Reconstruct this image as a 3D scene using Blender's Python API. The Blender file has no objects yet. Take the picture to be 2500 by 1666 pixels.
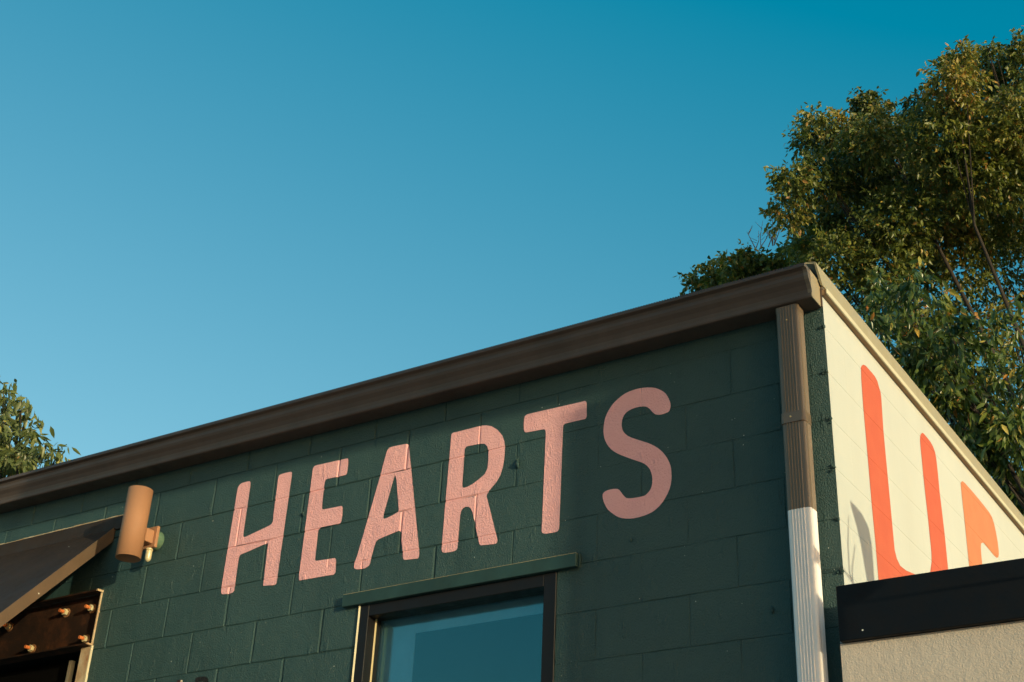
import bpy, math, random
import numpy as np
from mathutils import Vector, Matrix
from mathutils.geometry import delaunay_2d_cdt

SC = bpy.context.scene
COL = SC.collection
RND = random.Random(11)
Z0 = 4.35          # height of the highest mortar bed above the ground
H = 0.2032         # course height of the concrete blocks
BL = 0.4115        # length of a block

CAM_LOC = (1.6393, -4.5945, 1.5953)
CAM_F = 3355.64   # focal length in photo pixels, photo 2500 wide
CAM_R = (0.838358, 0.543393, 0.043364)
CAM_U = (0.232417, -0.428266, 0.873253)
CAM_B = (0.493090, -0.722020, -0.485334)
LETTERS = {
 'H': [[(-3.134,-0.0941),(-3.1328,-0.0841),(-3.1293,-0.0759),(-3.1235,-0.0696),(-3.1156,-0.0651),(-3.1054,-0.0624),(-3.0931,-0.0616),(-3.0667,-0.0618),(-3.0614,-0.0622),(-3.057,-0.0634),(-3.0535,-0.0654),(-3.0509,-0.0683),(-3.0492,-0.0718),(-3.0483,-0.0762),(-3.0466,-0.096),(-3.0457,-0.343),(-3.0447,-0.356),(-3.0439,-0.3595),(-3.0421,-0.3622),(-3.0393,-0.3641),(-3.0355,-0.365),(-3.0308,-0.3652),(-3.025,-0.3644),(-3.0048,-0.3607),(-2.9074,-0.34),(-2.8805,-0.3336),(-2.873,-0.3311),(-2.8669,-0.3277),(-2.8624,-0.3232),(-2.8594,-0.3178),(-2.8578,-0.3114),(-2.8577,-0.304),(-2.8599,-0.2783),(-2.8619,-0.0863),(-2.8602,-0.0753),(-2.8586,-0.0722),(-2.8549,-0.0697),(-2.8492,-0.0678),(-2.8414,-0.0665),(-2.8315,-0.0658),(-2.8195,-0.0656),(-2.7889,-0.0661),(-2.7839,-0.0665),(-2.7797,-0.0676),(-2.7765,-0.0695),(-2.7741,-0.072),(-2.7727,-0.0753),(-2.7721,-0.0793),(-2.7718,-0.0934),(-2.7793,-0.6182),(-2.7787,-0.6333),(-2.7787,-0.6376),(-2.7793,-0.6411),(-2.7805,-0.6439),(-2.7822,-0.6459),(-2.7844,-0.6472),(-2.7872,-0.6478),(-2.7972,-0.6484),(-2.8519,-0.6433),(-2.8587,-0.6431),(-2.8606,-0.6428),(-2.8622,-0.6419),(-2.8634,-0.6404),(-2.8643,-0.6383),(-2.8649,-0.6357),(-2.8652,-0.6325),(-2.8656,-0.6211),(-2.8694,-0.4258),(-2.8871,-0.4261),(-3.0046,-0.449),(-3.0282,-0.4523),(-3.0348,-0.4536),(-3.0404,-0.4552),(-3.0448,-0.4574),(-3.0481,-0.46),(-3.0502,-0.4631),(-3.0512,-0.4666),(-3.0525,-0.4788),(-3.0521,-0.6213),(-3.0518,-0.6346),(-3.0521,-0.6383),(-3.0534,-0.6414),(-3.0555,-0.6439),(-3.0585,-0.6457),(-3.0624,-0.647),(-3.0671,-0.6476),(-3.0841,-0.6484),(-3.1167,-0.6467),(-3.123,-0.6459),(-3.1283,-0.6443),(-3.1326,-0.6419),(-3.1359,-0.6386),(-3.1382,-0.6345),(-3.1395,-0.6296),(-3.1422,-0.612)]],
 'E': [[(-2.6383,-0.0939),(-2.6379,-0.0857),(-2.6369,-0.079),(-2.6352,-0.0736),(-2.6327,-0.0697),(-2.6296,-0.0672),(-2.6257,-0.0661),(-2.6121,-0.065),(-2.4332,-0.0682),(-2.4243,-0.0685),(-2.4218,-0.069),(-2.4196,-0.0704),(-2.4178,-0.0727),(-2.4164,-0.0758),(-2.4154,-0.0799),(-2.4148,-0.0848),(-2.4133,-0.1022),(-2.4129,-0.1329),(-2.4136,-0.1445),(-2.4141,-0.1478),(-2.4154,-0.1505),(-2.4174,-0.1526),(-2.4201,-0.1541),(-2.4235,-0.155),(-2.4277,-0.1553),(-2.4424,-0.1553),(-2.5152,-0.1538),(-2.5329,-0.1533),(-2.5379,-0.1537),(-2.5421,-0.1551),(-2.5453,-0.1577),(-2.5476,-0.1614),(-2.5491,-0.1662),(-2.5496,-0.172),(-2.5499,-0.1929),(-2.549,-0.2796),(-2.5483,-0.2958),(-2.5478,-0.3004),(-2.5467,-0.3042),(-2.545,-0.3072),(-2.5427,-0.3094),(-2.5398,-0.3108),(-2.5364,-0.3114),(-2.5242,-0.3121),(-2.4418,-0.3133),(-2.4296,-0.3138),(-2.4261,-0.3145),(-2.4231,-0.3164),(-2.4206,-0.3193),(-2.4187,-0.3234),(-2.4173,-0.3286),(-2.4165,-0.3349),(-2.4143,-0.3598),(-2.4154,-0.3833),(-2.4161,-0.3899),(-2.4175,-0.3952),(-2.4196,-0.3992),(-2.4224,-0.402),(-2.4259,-0.4035),(-2.4301,-0.4038),(-2.445,-0.4027),(-2.5218,-0.4017),(-2.5383,-0.4021),(-2.543,-0.4026),(-2.5468,-0.4039),(-2.5499,-0.4059),(-2.5521,-0.4087),(-2.5535,-0.4122),(-2.554,-0.4166),(-2.5545,-0.4318),(-2.5529,-0.5447),(-2.5527,-0.557),(-2.5522,-0.5605),(-2.551,-0.5633),(-2.549,-0.5656),(-2.5462,-0.5673),(-2.5427,-0.5683),(-2.5384,-0.5688),(-2.5233,-0.5693),(-2.4471,-0.5722),(-2.435,-0.5727),(-2.4316,-0.5734),(-2.4286,-0.5752),(-2.4262,-0.578),(-2.4242,-0.5819),(-2.4228,-0.587),(-2.4219,-0.593),(-2.4197,-0.6154),(-2.4176,-0.6363),(-2.4176,-0.6422),(-2.4189,-0.6469),(-2.4216,-0.6504),(-2.4255,-0.6528),(-2.4308,-0.6541),(-2.4374,-0.6542),(-2.461,-0.6526),(-2.6184,-0.6507),(-2.6298,-0.6509),(-2.6331,-0.6505),(-2.6358,-0.6491),(-2.638,-0.6467),(-2.6396,-0.6434),(-2.6407,-0.639),(-2.6412,-0.6338),(-2.6422,-0.613),(-2.6381,-0.1228)]],
 'A': [[(-2.1824,-0.0881),(-2.1804,-0.0818),(-2.1778,-0.0766),(-2.1746,-0.0724),(-2.1708,-0.0693),(-2.1664,-0.0672),(-2.1614,-0.0661),(-2.1443,-0.0645),(-2.083,-0.0669),(-2.0683,-0.0684),(-2.0641,-0.0694),(-2.0603,-0.0713),(-2.0571,-0.0742),(-2.0543,-0.078),(-2.0521,-0.0829),(-2.0503,-0.0887),(-2.0454,-0.109),(-1.9442,-0.6026),(-1.9399,-0.6297),(-1.939,-0.6373),(-1.9391,-0.6434),(-1.9399,-0.6482),(-1.9417,-0.6515),(-1.9444,-0.6534),(-1.9479,-0.6539),(-1.9609,-0.6533),(-2.0091,-0.6495),(-2.0188,-0.6484),(-2.0216,-0.6476),(-2.024,-0.6459),(-2.0261,-0.6434),(-2.0279,-0.64),(-2.0293,-0.6357),(-2.0303,-0.6305),(-2.0332,-0.6122),(-2.0484,-0.5399),(-2.0535,-0.5196),(-2.0553,-0.5139),(-2.0572,-0.5093),(-2.0594,-0.5059),(-2.0619,-0.5035),(-2.0646,-0.5023),(-2.0676,-0.5022),(-2.0776,-0.5037),(-2.1649,-0.5199),(-2.1785,-0.5232),(-2.1824,-0.5245),(-2.1859,-0.5263),(-2.189,-0.5285),(-2.1916,-0.5313),(-2.1937,-0.5346),(-2.1954,-0.5384),(-2.2001,-0.5515),(-2.2135,-0.6073),(-2.215,-0.6253),(-2.2158,-0.6306),(-2.2173,-0.6351),(-2.2194,-0.6391),(-2.2221,-0.6424),(-2.2256,-0.6451),(-2.2296,-0.6471),(-2.244,-0.6528),(-2.2805,-0.6511),(-2.2897,-0.6501),(-2.2972,-0.6483),(-2.3029,-0.6456),(-2.307,-0.6419),(-2.3094,-0.6374),(-2.31,-0.6319),(-2.3093,-0.6126),(-2.2978,-0.5832),(-2.2062,-0.1993),(-2.188,-0.1101)], [(-2.12,-0.2196),(-2.1194,-0.2184),(-2.1186,-0.2179),(-2.1177,-0.2183),(-2.1167,-0.2194),(-2.1157,-0.2212),(-2.1145,-0.2239),(-2.1078,-0.2408),(-2.0804,-0.3834),(-2.0782,-0.3944),(-2.0779,-0.3976),(-2.0785,-0.4006),(-2.0798,-0.4033),(-2.0819,-0.4057),(-2.0848,-0.4079),(-2.0885,-0.4098),(-2.1018,-0.4155),(-2.1405,-0.4254),(-2.1539,-0.4267),(-2.1576,-0.4267),(-2.1605,-0.4258),(-2.1627,-0.424),(-2.1641,-0.4214),(-2.1647,-0.4179),(-2.1645,-0.4136),(-2.1626,-0.398),(-2.1221,-0.2249)]],
 'R': [[(-1.8089,-0.0829),(-1.8084,-0.0785),(-1.8071,-0.075),(-1.805,-0.0724),(-1.8021,-0.0706),(-1.7983,-0.0696),(-1.7936,-0.0694),(-1.7772,-0.0703),(-1.6435,-0.0687),(-1.6149,-0.0734),(-1.5861,-0.0841),(-1.552,-0.1093),(-1.5246,-0.1431),(-1.5113,-0.1756),(-1.5062,-0.2104),(-1.5068,-0.2563),(-1.5114,-0.2969),(-1.5229,-0.3359),(-1.5417,-0.3651),(-1.5676,-0.3888),(-1.5827,-0.403),(-1.5886,-0.4142),(-1.5896,-0.4165),(-1.5902,-0.4188),(-1.5905,-0.4213),(-1.5905,-0.4239),(-1.59,-0.4265),(-1.5893,-0.4293),(-1.582,-0.4513),(-1.5349,-0.5961),(-1.5213,-0.6378),(-1.5219,-0.6475),(-1.5225,-0.6502),(-1.5242,-0.6523),(-1.5268,-0.6538),(-1.5305,-0.6547),(-1.5351,-0.6551),(-1.5406,-0.6548),(-1.5605,-0.6531),(-1.592,-0.6506),(-1.6032,-0.6501),(-1.6065,-0.6494),(-1.6096,-0.6477),(-1.6124,-0.6448),(-1.615,-0.6409),(-1.6172,-0.6359),(-1.6193,-0.6298),(-1.6254,-0.6081),(-1.6382,-0.566),(-1.6609,-0.4894),(-1.6716,-0.4679),(-1.6849,-0.4565),(-1.7014,-0.4526),(-1.715,-0.4571),(-1.7243,-0.4697),(-1.7282,-0.4914),(-1.7304,-0.6101),(-1.7302,-0.6313),(-1.7306,-0.6373),(-1.7319,-0.6423),(-1.7342,-0.6462),(-1.7374,-0.6492),(-1.7416,-0.6511),(-1.7467,-0.652),(-1.7648,-0.6534),(-1.7914,-0.6521),(-1.7989,-0.6512),(-1.8052,-0.6493),(-1.81,-0.6465),(-1.8136,-0.6426),(-1.8158,-0.6378),(-1.8167,-0.632),(-1.8175,-0.6114),(-1.8089,-0.0983)], [(-1.7265,-0.1735),(-1.7259,-0.1679),(-1.7243,-0.1634),(-1.7219,-0.16),(-1.7187,-0.1576),(-1.7145,-0.1563),(-1.7095,-0.1561),(-1.692,-0.1572),(-1.6471,-0.1583),(-1.6186,-0.164),(-1.6026,-0.1806),(-1.5957,-0.202),(-1.5933,-0.2467),(-1.5946,-0.2862),(-1.6067,-0.3129),(-1.6356,-0.3321),(-1.6715,-0.3499),(-1.6989,-0.3579),(-1.7134,-0.3589),(-1.7175,-0.3588),(-1.7209,-0.3576),(-1.7235,-0.3554),(-1.7254,-0.3522),(-1.7266,-0.3481),(-1.727,-0.3429),(-1.7271,-0.3244),(-1.7273,-0.1933)]],
 'T': [[(-1.4111,-0.0889),(-1.4105,-0.0828),(-1.409,-0.0778),(-1.4067,-0.0738),(-1.4036,-0.0709),(-1.3996,-0.0691),(-1.3947,-0.0684),(-1.3778,-0.0677),(-1.117,-0.0717),(-1.1026,-0.0713),(-1.0986,-0.0718),(-1.0952,-0.0736),(-1.0926,-0.0768),(-1.0906,-0.0813),(-1.0894,-0.087),(-1.0889,-0.0941),(-1.0884,-0.1192),(-1.0878,-0.1406),(-1.088,-0.1467),(-1.0889,-0.1516),(-1.0907,-0.1553),(-1.0932,-0.1579),(-1.0965,-0.1594),(-1.1006,-0.1598),(-1.1151,-0.1592),(-1.1776,-0.1587),(-1.1921,-0.1588),(-1.1962,-0.1592),(-1.1996,-0.1605),(-1.2023,-0.1626),(-1.2042,-0.1656),(-1.2055,-0.1695),(-1.206,-0.1741),(-1.2064,-0.1907),(-1.211,-0.6094),(-1.2114,-0.6325),(-1.2119,-0.6389),(-1.2132,-0.6443),(-1.2153,-0.6485),(-1.2182,-0.6515),(-1.2219,-0.6534),(-1.2264,-0.6541),(-1.2422,-0.6547),(-1.2719,-0.6537),(-1.2798,-0.653),(-1.2863,-0.6512),(-1.2914,-0.6485),(-1.2951,-0.6447),(-1.2973,-0.6399),(-1.298,-0.6342),(-1.2981,-0.6138),(-1.2942,-0.1927),(-1.2953,-0.1768),(-1.296,-0.1723),(-1.2973,-0.1686),(-1.2992,-0.1657),(-1.3019,-0.1635),(-1.3051,-0.1621),(-1.3091,-0.1614),(-1.3229,-0.1606),(-1.3785,-0.1582),(-1.3944,-0.1572),(-1.399,-0.1563),(-1.4028,-0.1542),(-1.4059,-0.151),(-1.4082,-0.1466),(-1.4097,-0.141),(-1.4105,-0.1342),(-1.4118,-0.1103)]],
 'S': [[(-0.6853,-0.1976),(-0.6842,-0.1897),(-0.685,-0.1807),(-0.6882,-0.1687),(-0.6932,-0.1554),(-0.6997,-0.1416),(-0.7078,-0.1284),(-0.7177,-0.1176),(-0.729,-0.1082),(-0.7411,-0.0996),(-0.7548,-0.0921),(-0.7715,-0.0857),(-0.7894,-0.0807),(-0.8069,-0.0772),(-0.8244,-0.0752),(-0.8417,-0.0746),(-0.8596,-0.0755),(-0.8795,-0.0779),(-0.8994,-0.0825),(-0.9177,-0.0903),(-0.9349,-0.1003),(-0.9513,-0.1121),(-0.966,-0.1258),(-0.9782,-0.1416),(-0.988,-0.1577),(-0.9946,-0.1718),(-0.9989,-0.1856),(-1.0015,-0.2004),(-1.003,-0.2149),(-1.0041,-0.2275),(-1.004,-0.2404),(-1.0024,-0.2557),(-0.9992,-0.2715),(-0.9937,-0.2869),(-0.9864,-0.3019),(-0.977,-0.3162),(-0.9663,-0.3295),(-0.955,-0.3408),(-0.9419,-0.3514),(-0.9256,-0.3623),(-0.907,-0.3734),(-0.885,-0.386),(-0.8637,-0.3978),(-0.8476,-0.4062),(-0.8338,-0.4135),(-0.8203,-0.421),(-0.8083,-0.429),(-0.798,-0.4385),(-0.7893,-0.4493),(-0.7822,-0.461),(-0.7768,-0.4742),(-0.7734,-0.4897),(-0.772,-0.5055),(-0.7727,-0.5201),(-0.7751,-0.5331),(-0.7785,-0.5431),(-0.7836,-0.5515),(-0.7918,-0.5598),(-0.8004,-0.5663),(-0.8059,-0.5694),(-0.813,-0.5707),(-0.8261,-0.5716),(-0.8425,-0.5715),(-0.8623,-0.5705),(-0.8806,-0.5683),(-0.8905,-0.5651),(-0.8976,-0.5599),(-0.9054,-0.551),(-0.9126,-0.5408),(-0.9191,-0.5308),(-0.9256,-0.5221),(-0.9324,-0.5171),(-0.9407,-0.5143),(-0.9532,-0.5125),(-0.9667,-0.5121),(-0.9794,-0.5127),(-0.9905,-0.5149),(-0.9985,-0.5191),(-1.0035,-0.5255),(-1.0047,-0.5347),(-1.0032,-0.5459),(-0.9996,-0.5586),(-0.9942,-0.572),(-0.9875,-0.5857),(-0.9788,-0.5991),(-0.9664,-0.6121),(-0.9527,-0.624),(-0.9404,-0.6341),(-0.927,-0.6427),(-0.9108,-0.6496),(-0.893,-0.6548),(-0.8746,-0.6581),(-0.8551,-0.6596),(-0.8344,-0.6594),(-0.8133,-0.6573),(-0.792,-0.6534),(-0.7718,-0.6472),(-0.7541,-0.6376),(-0.7385,-0.6257),(-0.7251,-0.612),(-0.7135,-0.5968),(-0.703,-0.5802),(-0.6946,-0.5628),(-0.689,-0.5448),(-0.6858,-0.5266),(-0.6848,-0.5082),(-0.6853,-0.4906),(-0.6864,-0.4758),(-0.689,-0.4616),(-0.6941,-0.4462),(-0.7011,-0.4307),(-0.7095,-0.4153),(-0.7195,-0.4003),(-0.731,-0.3861),(-0.7444,-0.3724),(-0.7602,-0.3593),(-0.7781,-0.3466),(-0.7993,-0.3342),(-0.8207,-0.3229),(-0.8387,-0.3136),(-0.8552,-0.3049),(-0.8713,-0.2955),(-0.8856,-0.2856),(-0.8968,-0.2751),(-0.9053,-0.2644),(-0.9109,-0.254),(-0.9141,-0.2432),(-0.9158,-0.2315),(-0.9156,-0.2194),(-0.9138,-0.207),(-0.91,-0.195),(-0.9036,-0.184),(-0.8946,-0.1748),(-0.8824,-0.1685),(-0.8683,-0.1645),(-0.853,-0.1625),(-0.8377,-0.1621),(-0.8239,-0.1628),(-0.8116,-0.1648),(-0.8011,-0.1683),(-0.7921,-0.1736),(-0.7843,-0.1818),(-0.7771,-0.1912),(-0.7696,-0.2009),(-0.7622,-0.2095),(-0.7551,-0.2149),(-0.7473,-0.2184),(-0.7369,-0.2209),(-0.726,-0.2221),(-0.716,-0.2216),(-0.7068,-0.2201),(-0.6986,-0.2186),(-0.6919,-0.2151),(-0.6877,-0.2071)]],
 'U': [[(0.4012,0.0018),(0.4046,0.0089),(0.4197,0.0235),(0.436,0.0345),(0.4657,0.0433),(0.5031,0.0439),(0.5409,0.0445),(0.5785,0.043),(0.6046,0.0322),(0.6201,0.0089),(0.6333,-0.0079),(0.6346,-0.0413),(0.6218,-0.1881),(0.6202,-0.2508),(0.6178,-0.6101),(0.6172,-0.67),(0.6167,-0.7294),(0.6338,-0.7604),(0.6694,-0.7798),(0.7431,-0.7762),(0.8554,-0.7557),(0.9497,-0.7332),(1.0321,-0.7023),(1.0817,-0.6717),(1.1168,-0.6165),(1.1301,-0.5646),(1.1357,-0.4016),(1.1343,-0.2869),(1.136,-0.2004),(1.1422,-0.0636),(1.146,-0.0228),(1.1514,-0.0074),(1.1632,0.0121),(1.1906,0.0344),(1.2145,0.0402),(1.259,0.04),(1.3106,0.0373),(1.3452,0.0274),(1.3692,0.0075),(1.3756,-0.0194),(1.3747,-0.1023),(1.3674,-0.1918),(1.3693,-0.3094),(1.369,-0.4184),(1.3596,-0.5693),(1.3505,-0.6126),(1.2938,-0.6705),(1.161,-0.7468),(0.9652,-0.8257),(0.727,-0.9053),(0.533,-0.9501),(0.4326,-0.9635),(0.3918,-0.9554),(0.3823,-0.929),(0.3858,-0.7857),(0.3826,-0.6099),(0.3857,-0.4184),(0.386,-0.1879),(0.3926,-0.0577)]],
 'P': [[(1.7558,-0.0032),(1.7614,0.0044),(1.7763,0.0147),(1.7985,0.026),(1.8344,0.0292),(1.9626,0.0315),(2.1072,0.0291),(2.2394,0.023),(2.288,0.0119),(2.3138,-0.017),(2.328,-0.0548),(2.3373,-0.1036),(2.3345,-0.1516),(2.3276,-0.1772),(2.3065,-0.2006),(2.2726,-0.215),(2.2259,-0.2181),(2.1526,-0.215),(2.0803,-0.2121),(2.0519,-0.2104),(2.0277,-0.2164),(2.0004,-0.2302),(1.9846,-0.2513),(1.9767,-0.2809),(1.9713,-0.3183),(1.969,-0.3479),(1.9633,-0.396),(1.7266,-0.4804),(1.7245,-0.4342),(1.7318,-0.3283),(1.745,-0.1696),(1.7488,-0.0695)]],
 'b': [[(-3.2217,-1.0651),(-3.2229,-1.0523),(-3.2203,-1.0451),(-3.2093,-1.043),(-3.1911,-1.0429),(-3.1705,-1.0435),(-3.1552,-1.0466),(-3.1431,-1.0538),(-3.1355,-1.0654),(-3.1327,-1.0789),(-3.1245,-1.1292),(-3.1418,-1.1273),(-3.1488,-1.0771),(-3.1557,-1.0714),(-3.1654,-1.0678),(-3.1817,-1.066),(-3.2,-1.0657),(-3.206,-1.0692),(-3.205,-1.0792),(-3.2041,-1.1207),(-3.2158,-1.1195)]],
 'i': [[(-3.3216,-1.0433),(-3.3071,-1.0459),(-3.3058,-1.0558),(-3.3049,-1.11),(-3.3191,-1.1085),(-3.322,-1.054)]],
 'j': [[(-3.3444,-1.0421),(-3.3233,-1.0431),(-3.3225,-1.0539),(-3.3214,-1.1083),(-3.338,-1.1065),(-3.3458,-1.0514)]],
}
BLOBS = {
 'main': [(-4.34,12.31,15.17,0.34,1), (-3.88,11.17,14.57,0.18,1), (-3.89,12.47,15.19,0.4,1), (-3.24,11.81,14.92,0.29,1), (-3.3,11.66,14.99,0.16,1), (-2.89,10.82,13.66,0.42,1), (-2.99,12.88,15.04,0.37,1), (-3.93,10.2,12.87,0.29,1), (-3.75,10.94,13.34,0.45,1), (-3.42,11.59,13.63,0.53,1), (-3.13,12.66,14.2,0.59,1), (-4.28,10.88,12.85,0.25,1), (-4.49,12.74,13.96,0.46,1), (-4.09,13.29,14.07,0.57,1), (-2.91,11.4,12.56,0.53,1), (-2.43,11.8,14.59,0.32,1), (-1.64,10.29,13.64,0.36,1), (-1.75,11.02,14.65,0.22,1), (-1.44,10.15,14.04,0.14,1), (-1.69,12.59,15.67,0.33,1), (-1.32,11.2,14.79,0.12,1), (-1.34,12.79,15.47,0.37,1), (-1.01,12.19,15.43,0.29,1), (-1.83,12.77,14.94,0.59,1), (-1.12,11.21,13.45,0.54,1), (-1.95,10.78,13.27,0.53,1), (-2.46,12.4,13.8,0.57,1), (-1.68,11.43,12.98,0.59,1), (-1.44,13.05,13.92,0.65,1), (-2.51,12.24,12.92,0.56,1), (-2.05,12.72,13.06,0.57,1), (-1.8,14.01,13.59,0.53,1), (-4.44,12.04,13.01,0.28,1), (-3.7,11.21,12.16,0.41,1), (-3.25,11.59,12.1,0.47,1), (-3.08,12.8,12.65,0.38,1), (-3.93,12.67,12.33,0.38,0.7), (-3.64,13.24,12.26,0.45,0.6), (-2.4,12.62,12.34,0.49,0.45), (-2.05,13.53,12.52,0.51,0.4), (-1.92,13.2,11.49,0.49,0.4), (-2.59,13.67,11.91,0.51,0.4), (-3.24,13.89,12.19,0.52,0.5), (-2.91,12.68,10.52,0.54,0.4), (-2.42,13.42,10.73,0.55,0.35), (-2.78,14.04,10.24,0.5,0.4), (-0.52,12.39,14.76,0.71,0.6), (-0.65,11.9,13.04,0.72,0.6), (-1,13.29,12.62,0.76,0.4), (-1.41,14,11.75,0.7,0.3)],
 'near': [(-1.67,6.52,8.45,0.2,1), (-1.29,6.02,8.18,0.17,1), (-1.56,6.43,8.04,0.24,1), (-1.65,5.91,7.8,0.13,1), (-1.41,6.46,7.71,0.27,1), (-1.02,6.14,7.66,0.19,1), (-1.73,6.88,7.87,0.16,1), (-1.29,6.55,7.43,0.29,1), (-1.1,7,7.72,0.24,1), (-1.18,6.7,7.15,0.27,1), (-1.05,7.29,7.37,0.28,1), (-1,6.9,6.79,0.25,1), (-1.1,6.74,6.86,0.21,1), (-0.91,7.22,6.62,0.21,1), (-1.28,6.68,8.26,0.16,1), (-0.77,6.93,8.07,0.2,0.5), (-0.68,6.88,7.51,0.23,0.5), (-0.65,6.54,6.8,0.26,1), (-0.7,7.26,6.71,0.31,1), (-0.38,6.55,7.33,0.3,0.5), (-1.05,7.46,6.46,0.16,1)],
 'bush': [(-7.4,14.35,14.48,0.21,1), (-6.89,13.93,14.29,0.21,1), (-6.7,14.04,14.52,0.1,1), (-6.26,13.46,14.03,0.24,1), (-6.39,14.03,14.55,0.11,1), (-6.06,13.67,14.04,0.27,1), (-6.16,14.37,14.42,0.22,1), (-6.74,13.93,13.94,0.28,1), (-6.59,14.55,14.35,0.33,1), (-5.68,13.72,13.95,0.21,1), (-5.42,13.83,14.13,0.24,1), (-5.48,14.58,14.7,0.26,1), (-7.02,13.81,14.37,0.07,1)],
 'left': [(-7.55,1.48,6.55,0.12,1), (-7.79,1.69,6.49,0.2,1), (-7.41,1.57,6.48,0.06,1), (-7.68,1.83,6.45,0.09,1), (-7.5,1.68,6.23,0.19,1), (-7.93,1.84,6.24,0.28,1), (-7.56,1.93,6.17,0.12,1), (-7.26,1.59,5.87,0.17,1), (-7.59,1.3,6.16,0.32,1), (-8.05,1.7,6.02,0.35,1), (-7.26,1.79,6.13,0.05,1), (-7.25,1.19,6.5,0.04,1), (-7.29,1.95,6.16,0.03,1), (-7.5,1.72,5.84,0.21,1), (-7.47,2,6.11,0.06,1)],
}
SHADE_LEAVES = [
 [[[1.624, -0.493, 3.841], [1.624, -0.483, 3.844]], [[1.624, -0.486, 3.823], [1.624, -0.434, 3.842]], [[1.624, -0.468, 3.796], [1.624, -0.364, 3.834]], [[1.624, -0.437, 3.751], [1.624, -0.299, 3.799]], [[1.624, -0.411, 3.694], [1.624, -0.282, 3.738]], [[1.624, -0.394, 3.634], [1.624, -0.285, 3.67]], [[1.624, -0.374, 3.56], [1.624, -0.289, 3.586]], [[1.624, -0.36, 3.452], [1.624, -0.295, 3.472]]],
 [[[1.693, -0.822, 3.619], [1.693, -0.806, 3.624]], [[1.693, -0.831, 3.589], [1.693, -0.75, 3.617]], [[1.693, -0.831, 3.563], [1.693, -0.709, 3.604]], [[1.693, -0.795, 3.553], [1.693, -0.705, 3.583]], [[1.693, -0.739, 3.556], [1.693, -0.718, 3.563]]],
 [[[1.693, -0.849, 3.446], [1.693, -0.834, 3.451]], [[1.693, -0.873, 3.416], [1.693, -0.778, 3.445]], [[1.693, -0.879, 3.377], [1.693, -0.72, 3.425]], [[1.693, -0.846, 3.35], [1.693, -0.703, 3.393]], [[1.693, -0.765, 3.344], [1.693, -0.733, 3.354]]]]


# ------------------------------------------------------------------ camera
cam_d = bpy.data.cameras.new('camera')
cam = bpy.data.objects.new('camera', cam_d)
COL.objects.link(cam)
cam_d.sensor_width = 36.0
cam_d.lens = CAM_F / 2500.0 * 36.0
cam_d.clip_start = 0.05
cam_d.clip_end = 2000.0
cam.matrix_world = Matrix((
    (CAM_R[0], CAM_U[0], CAM_B[0], CAM_LOC[0]),
    (CAM_R[1], CAM_U[1], CAM_B[1], CAM_LOC[1]),
    (CAM_R[2], CAM_U[2], CAM_B[2], CAM_LOC[2]),
    (0, 0, 0, 1)))
SC.camera = cam

# ------------------------------------------------------------------ sky and sun
SKY_GRADE = ((0.50, 1.28), (0.0, 1.12), (-0.3, 0.955))
SUN_DIR = Vector((-2.6, 1.0, -0.30)).normalized()      # the way the light travels
SUN_ELEV = math.asin(-SUN_DIR.z)
SUN_AZ = math.atan2(-SUN_DIR.x, -SUN_DIR.y)
world = bpy.data.worlds.new('World')
SC.world = world
world.use_nodes = True
wn = world.node_tree
for n in list(wn.nodes):
    wn.nodes.remove(n)
w_out = wn.nodes.new('ShaderNodeOutputWorld')
w_bg = wn.nodes.new('ShaderNodeBackground')
w_sky = wn.nodes.new('ShaderNodeTexSky')
w_sky.sky_type = 'NISHITA'
w_sky.sun_disc = False
w_sky.sun_elevation = SUN_ELEV
w_sky.sun_rotation = SUN_AZ
w_sky.altitude = 0
w_sky.air_density = 1.0
w_sky.dust_density = 1.6
w_sky.ozone_density = 1.5
w_sep = wn.nodes.new('ShaderNodeSeparateColor')
w_com = wn.nodes.new('ShaderNodeCombineColor')
wn.links.new(w_sky.outputs[0], w_sep.inputs[0])
# one grade for the whole dome: a deep cyan-blue evening sky (per channel: out = gain * max(in - lift, 0))
for i, (lift, gain) in enumerate(SKY_GRADE):
    sb_ = wn.nodes.new('ShaderNodeMath'); sb_.operation = 'SUBTRACT'; sb_.inputs[1].default_value = lift; sb_.use_clamp = False
    mx_ = wn.nodes.new('ShaderNodeMath'); mx_.operation = 'MAXIMUM'; mx_.inputs[1].default_value = 0.0
    mu_ = wn.nodes.new('ShaderNodeMath'); mu_.operation = 'MULTIPLY'; mu_.inputs[1].default_value = gain
    wn.links.new(w_sep.outputs[i], sb_.inputs[0]); wn.links.new(sb_.outputs[0], mx_.inputs[0])
    wn.links.new(mx_.outputs[0], mu_.inputs[0]); wn.links.new(mu_.outputs[0], w_com.inputs[i])
wn.links.new(w_com.outputs[0], w_bg.inputs[0])
w_bg.inputs[1].default_value = 0.15
wn.links.new(w_bg.outputs[0], w_out.inputs[0])

sun_d = bpy.data.lights.new('sun', 'SUN')
sun_d.energy = 2.45
sun_d.angle = math.radians(0.53)
sun_d.color = (0.96, 0.87, 0.54)
sun = bpy.data.objects.new('sun', sun_d)
COL.objects.link(sun)
sun.rotation_euler = SUN_DIR.to_track_quat('-Z', 'Y').to_euler()

SC.view_settings.view_transform = 'Standard'
SC.view_settings.look = 'None'
SC.view_settings.gamma = 1.0
SC.view_settings.use_curve_mapping = False
SC.view_settings.exposure = 0.75
SC.cycles.max_bounces = 8
SC.cycles.transparent_max_bounces = 12

# ------------------------------------------------------------------ helpers
def tag(o, label=None, cat=None, group=None, kind=None):
    if label: o['label'] = label
    if cat: o['category'] = cat
    if group: o['group'] = group
    if kind: o['kind'] = kind
    return o

def empty(name, loc, label=None, cat=None, group=None, kind=None):
    o = bpy.data.objects.new(name, None)
    o.empty_display_size = 0.2
    COL.objects.link(o)
    o.location = loc
    return tag(o, label, cat, group, kind)

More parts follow.
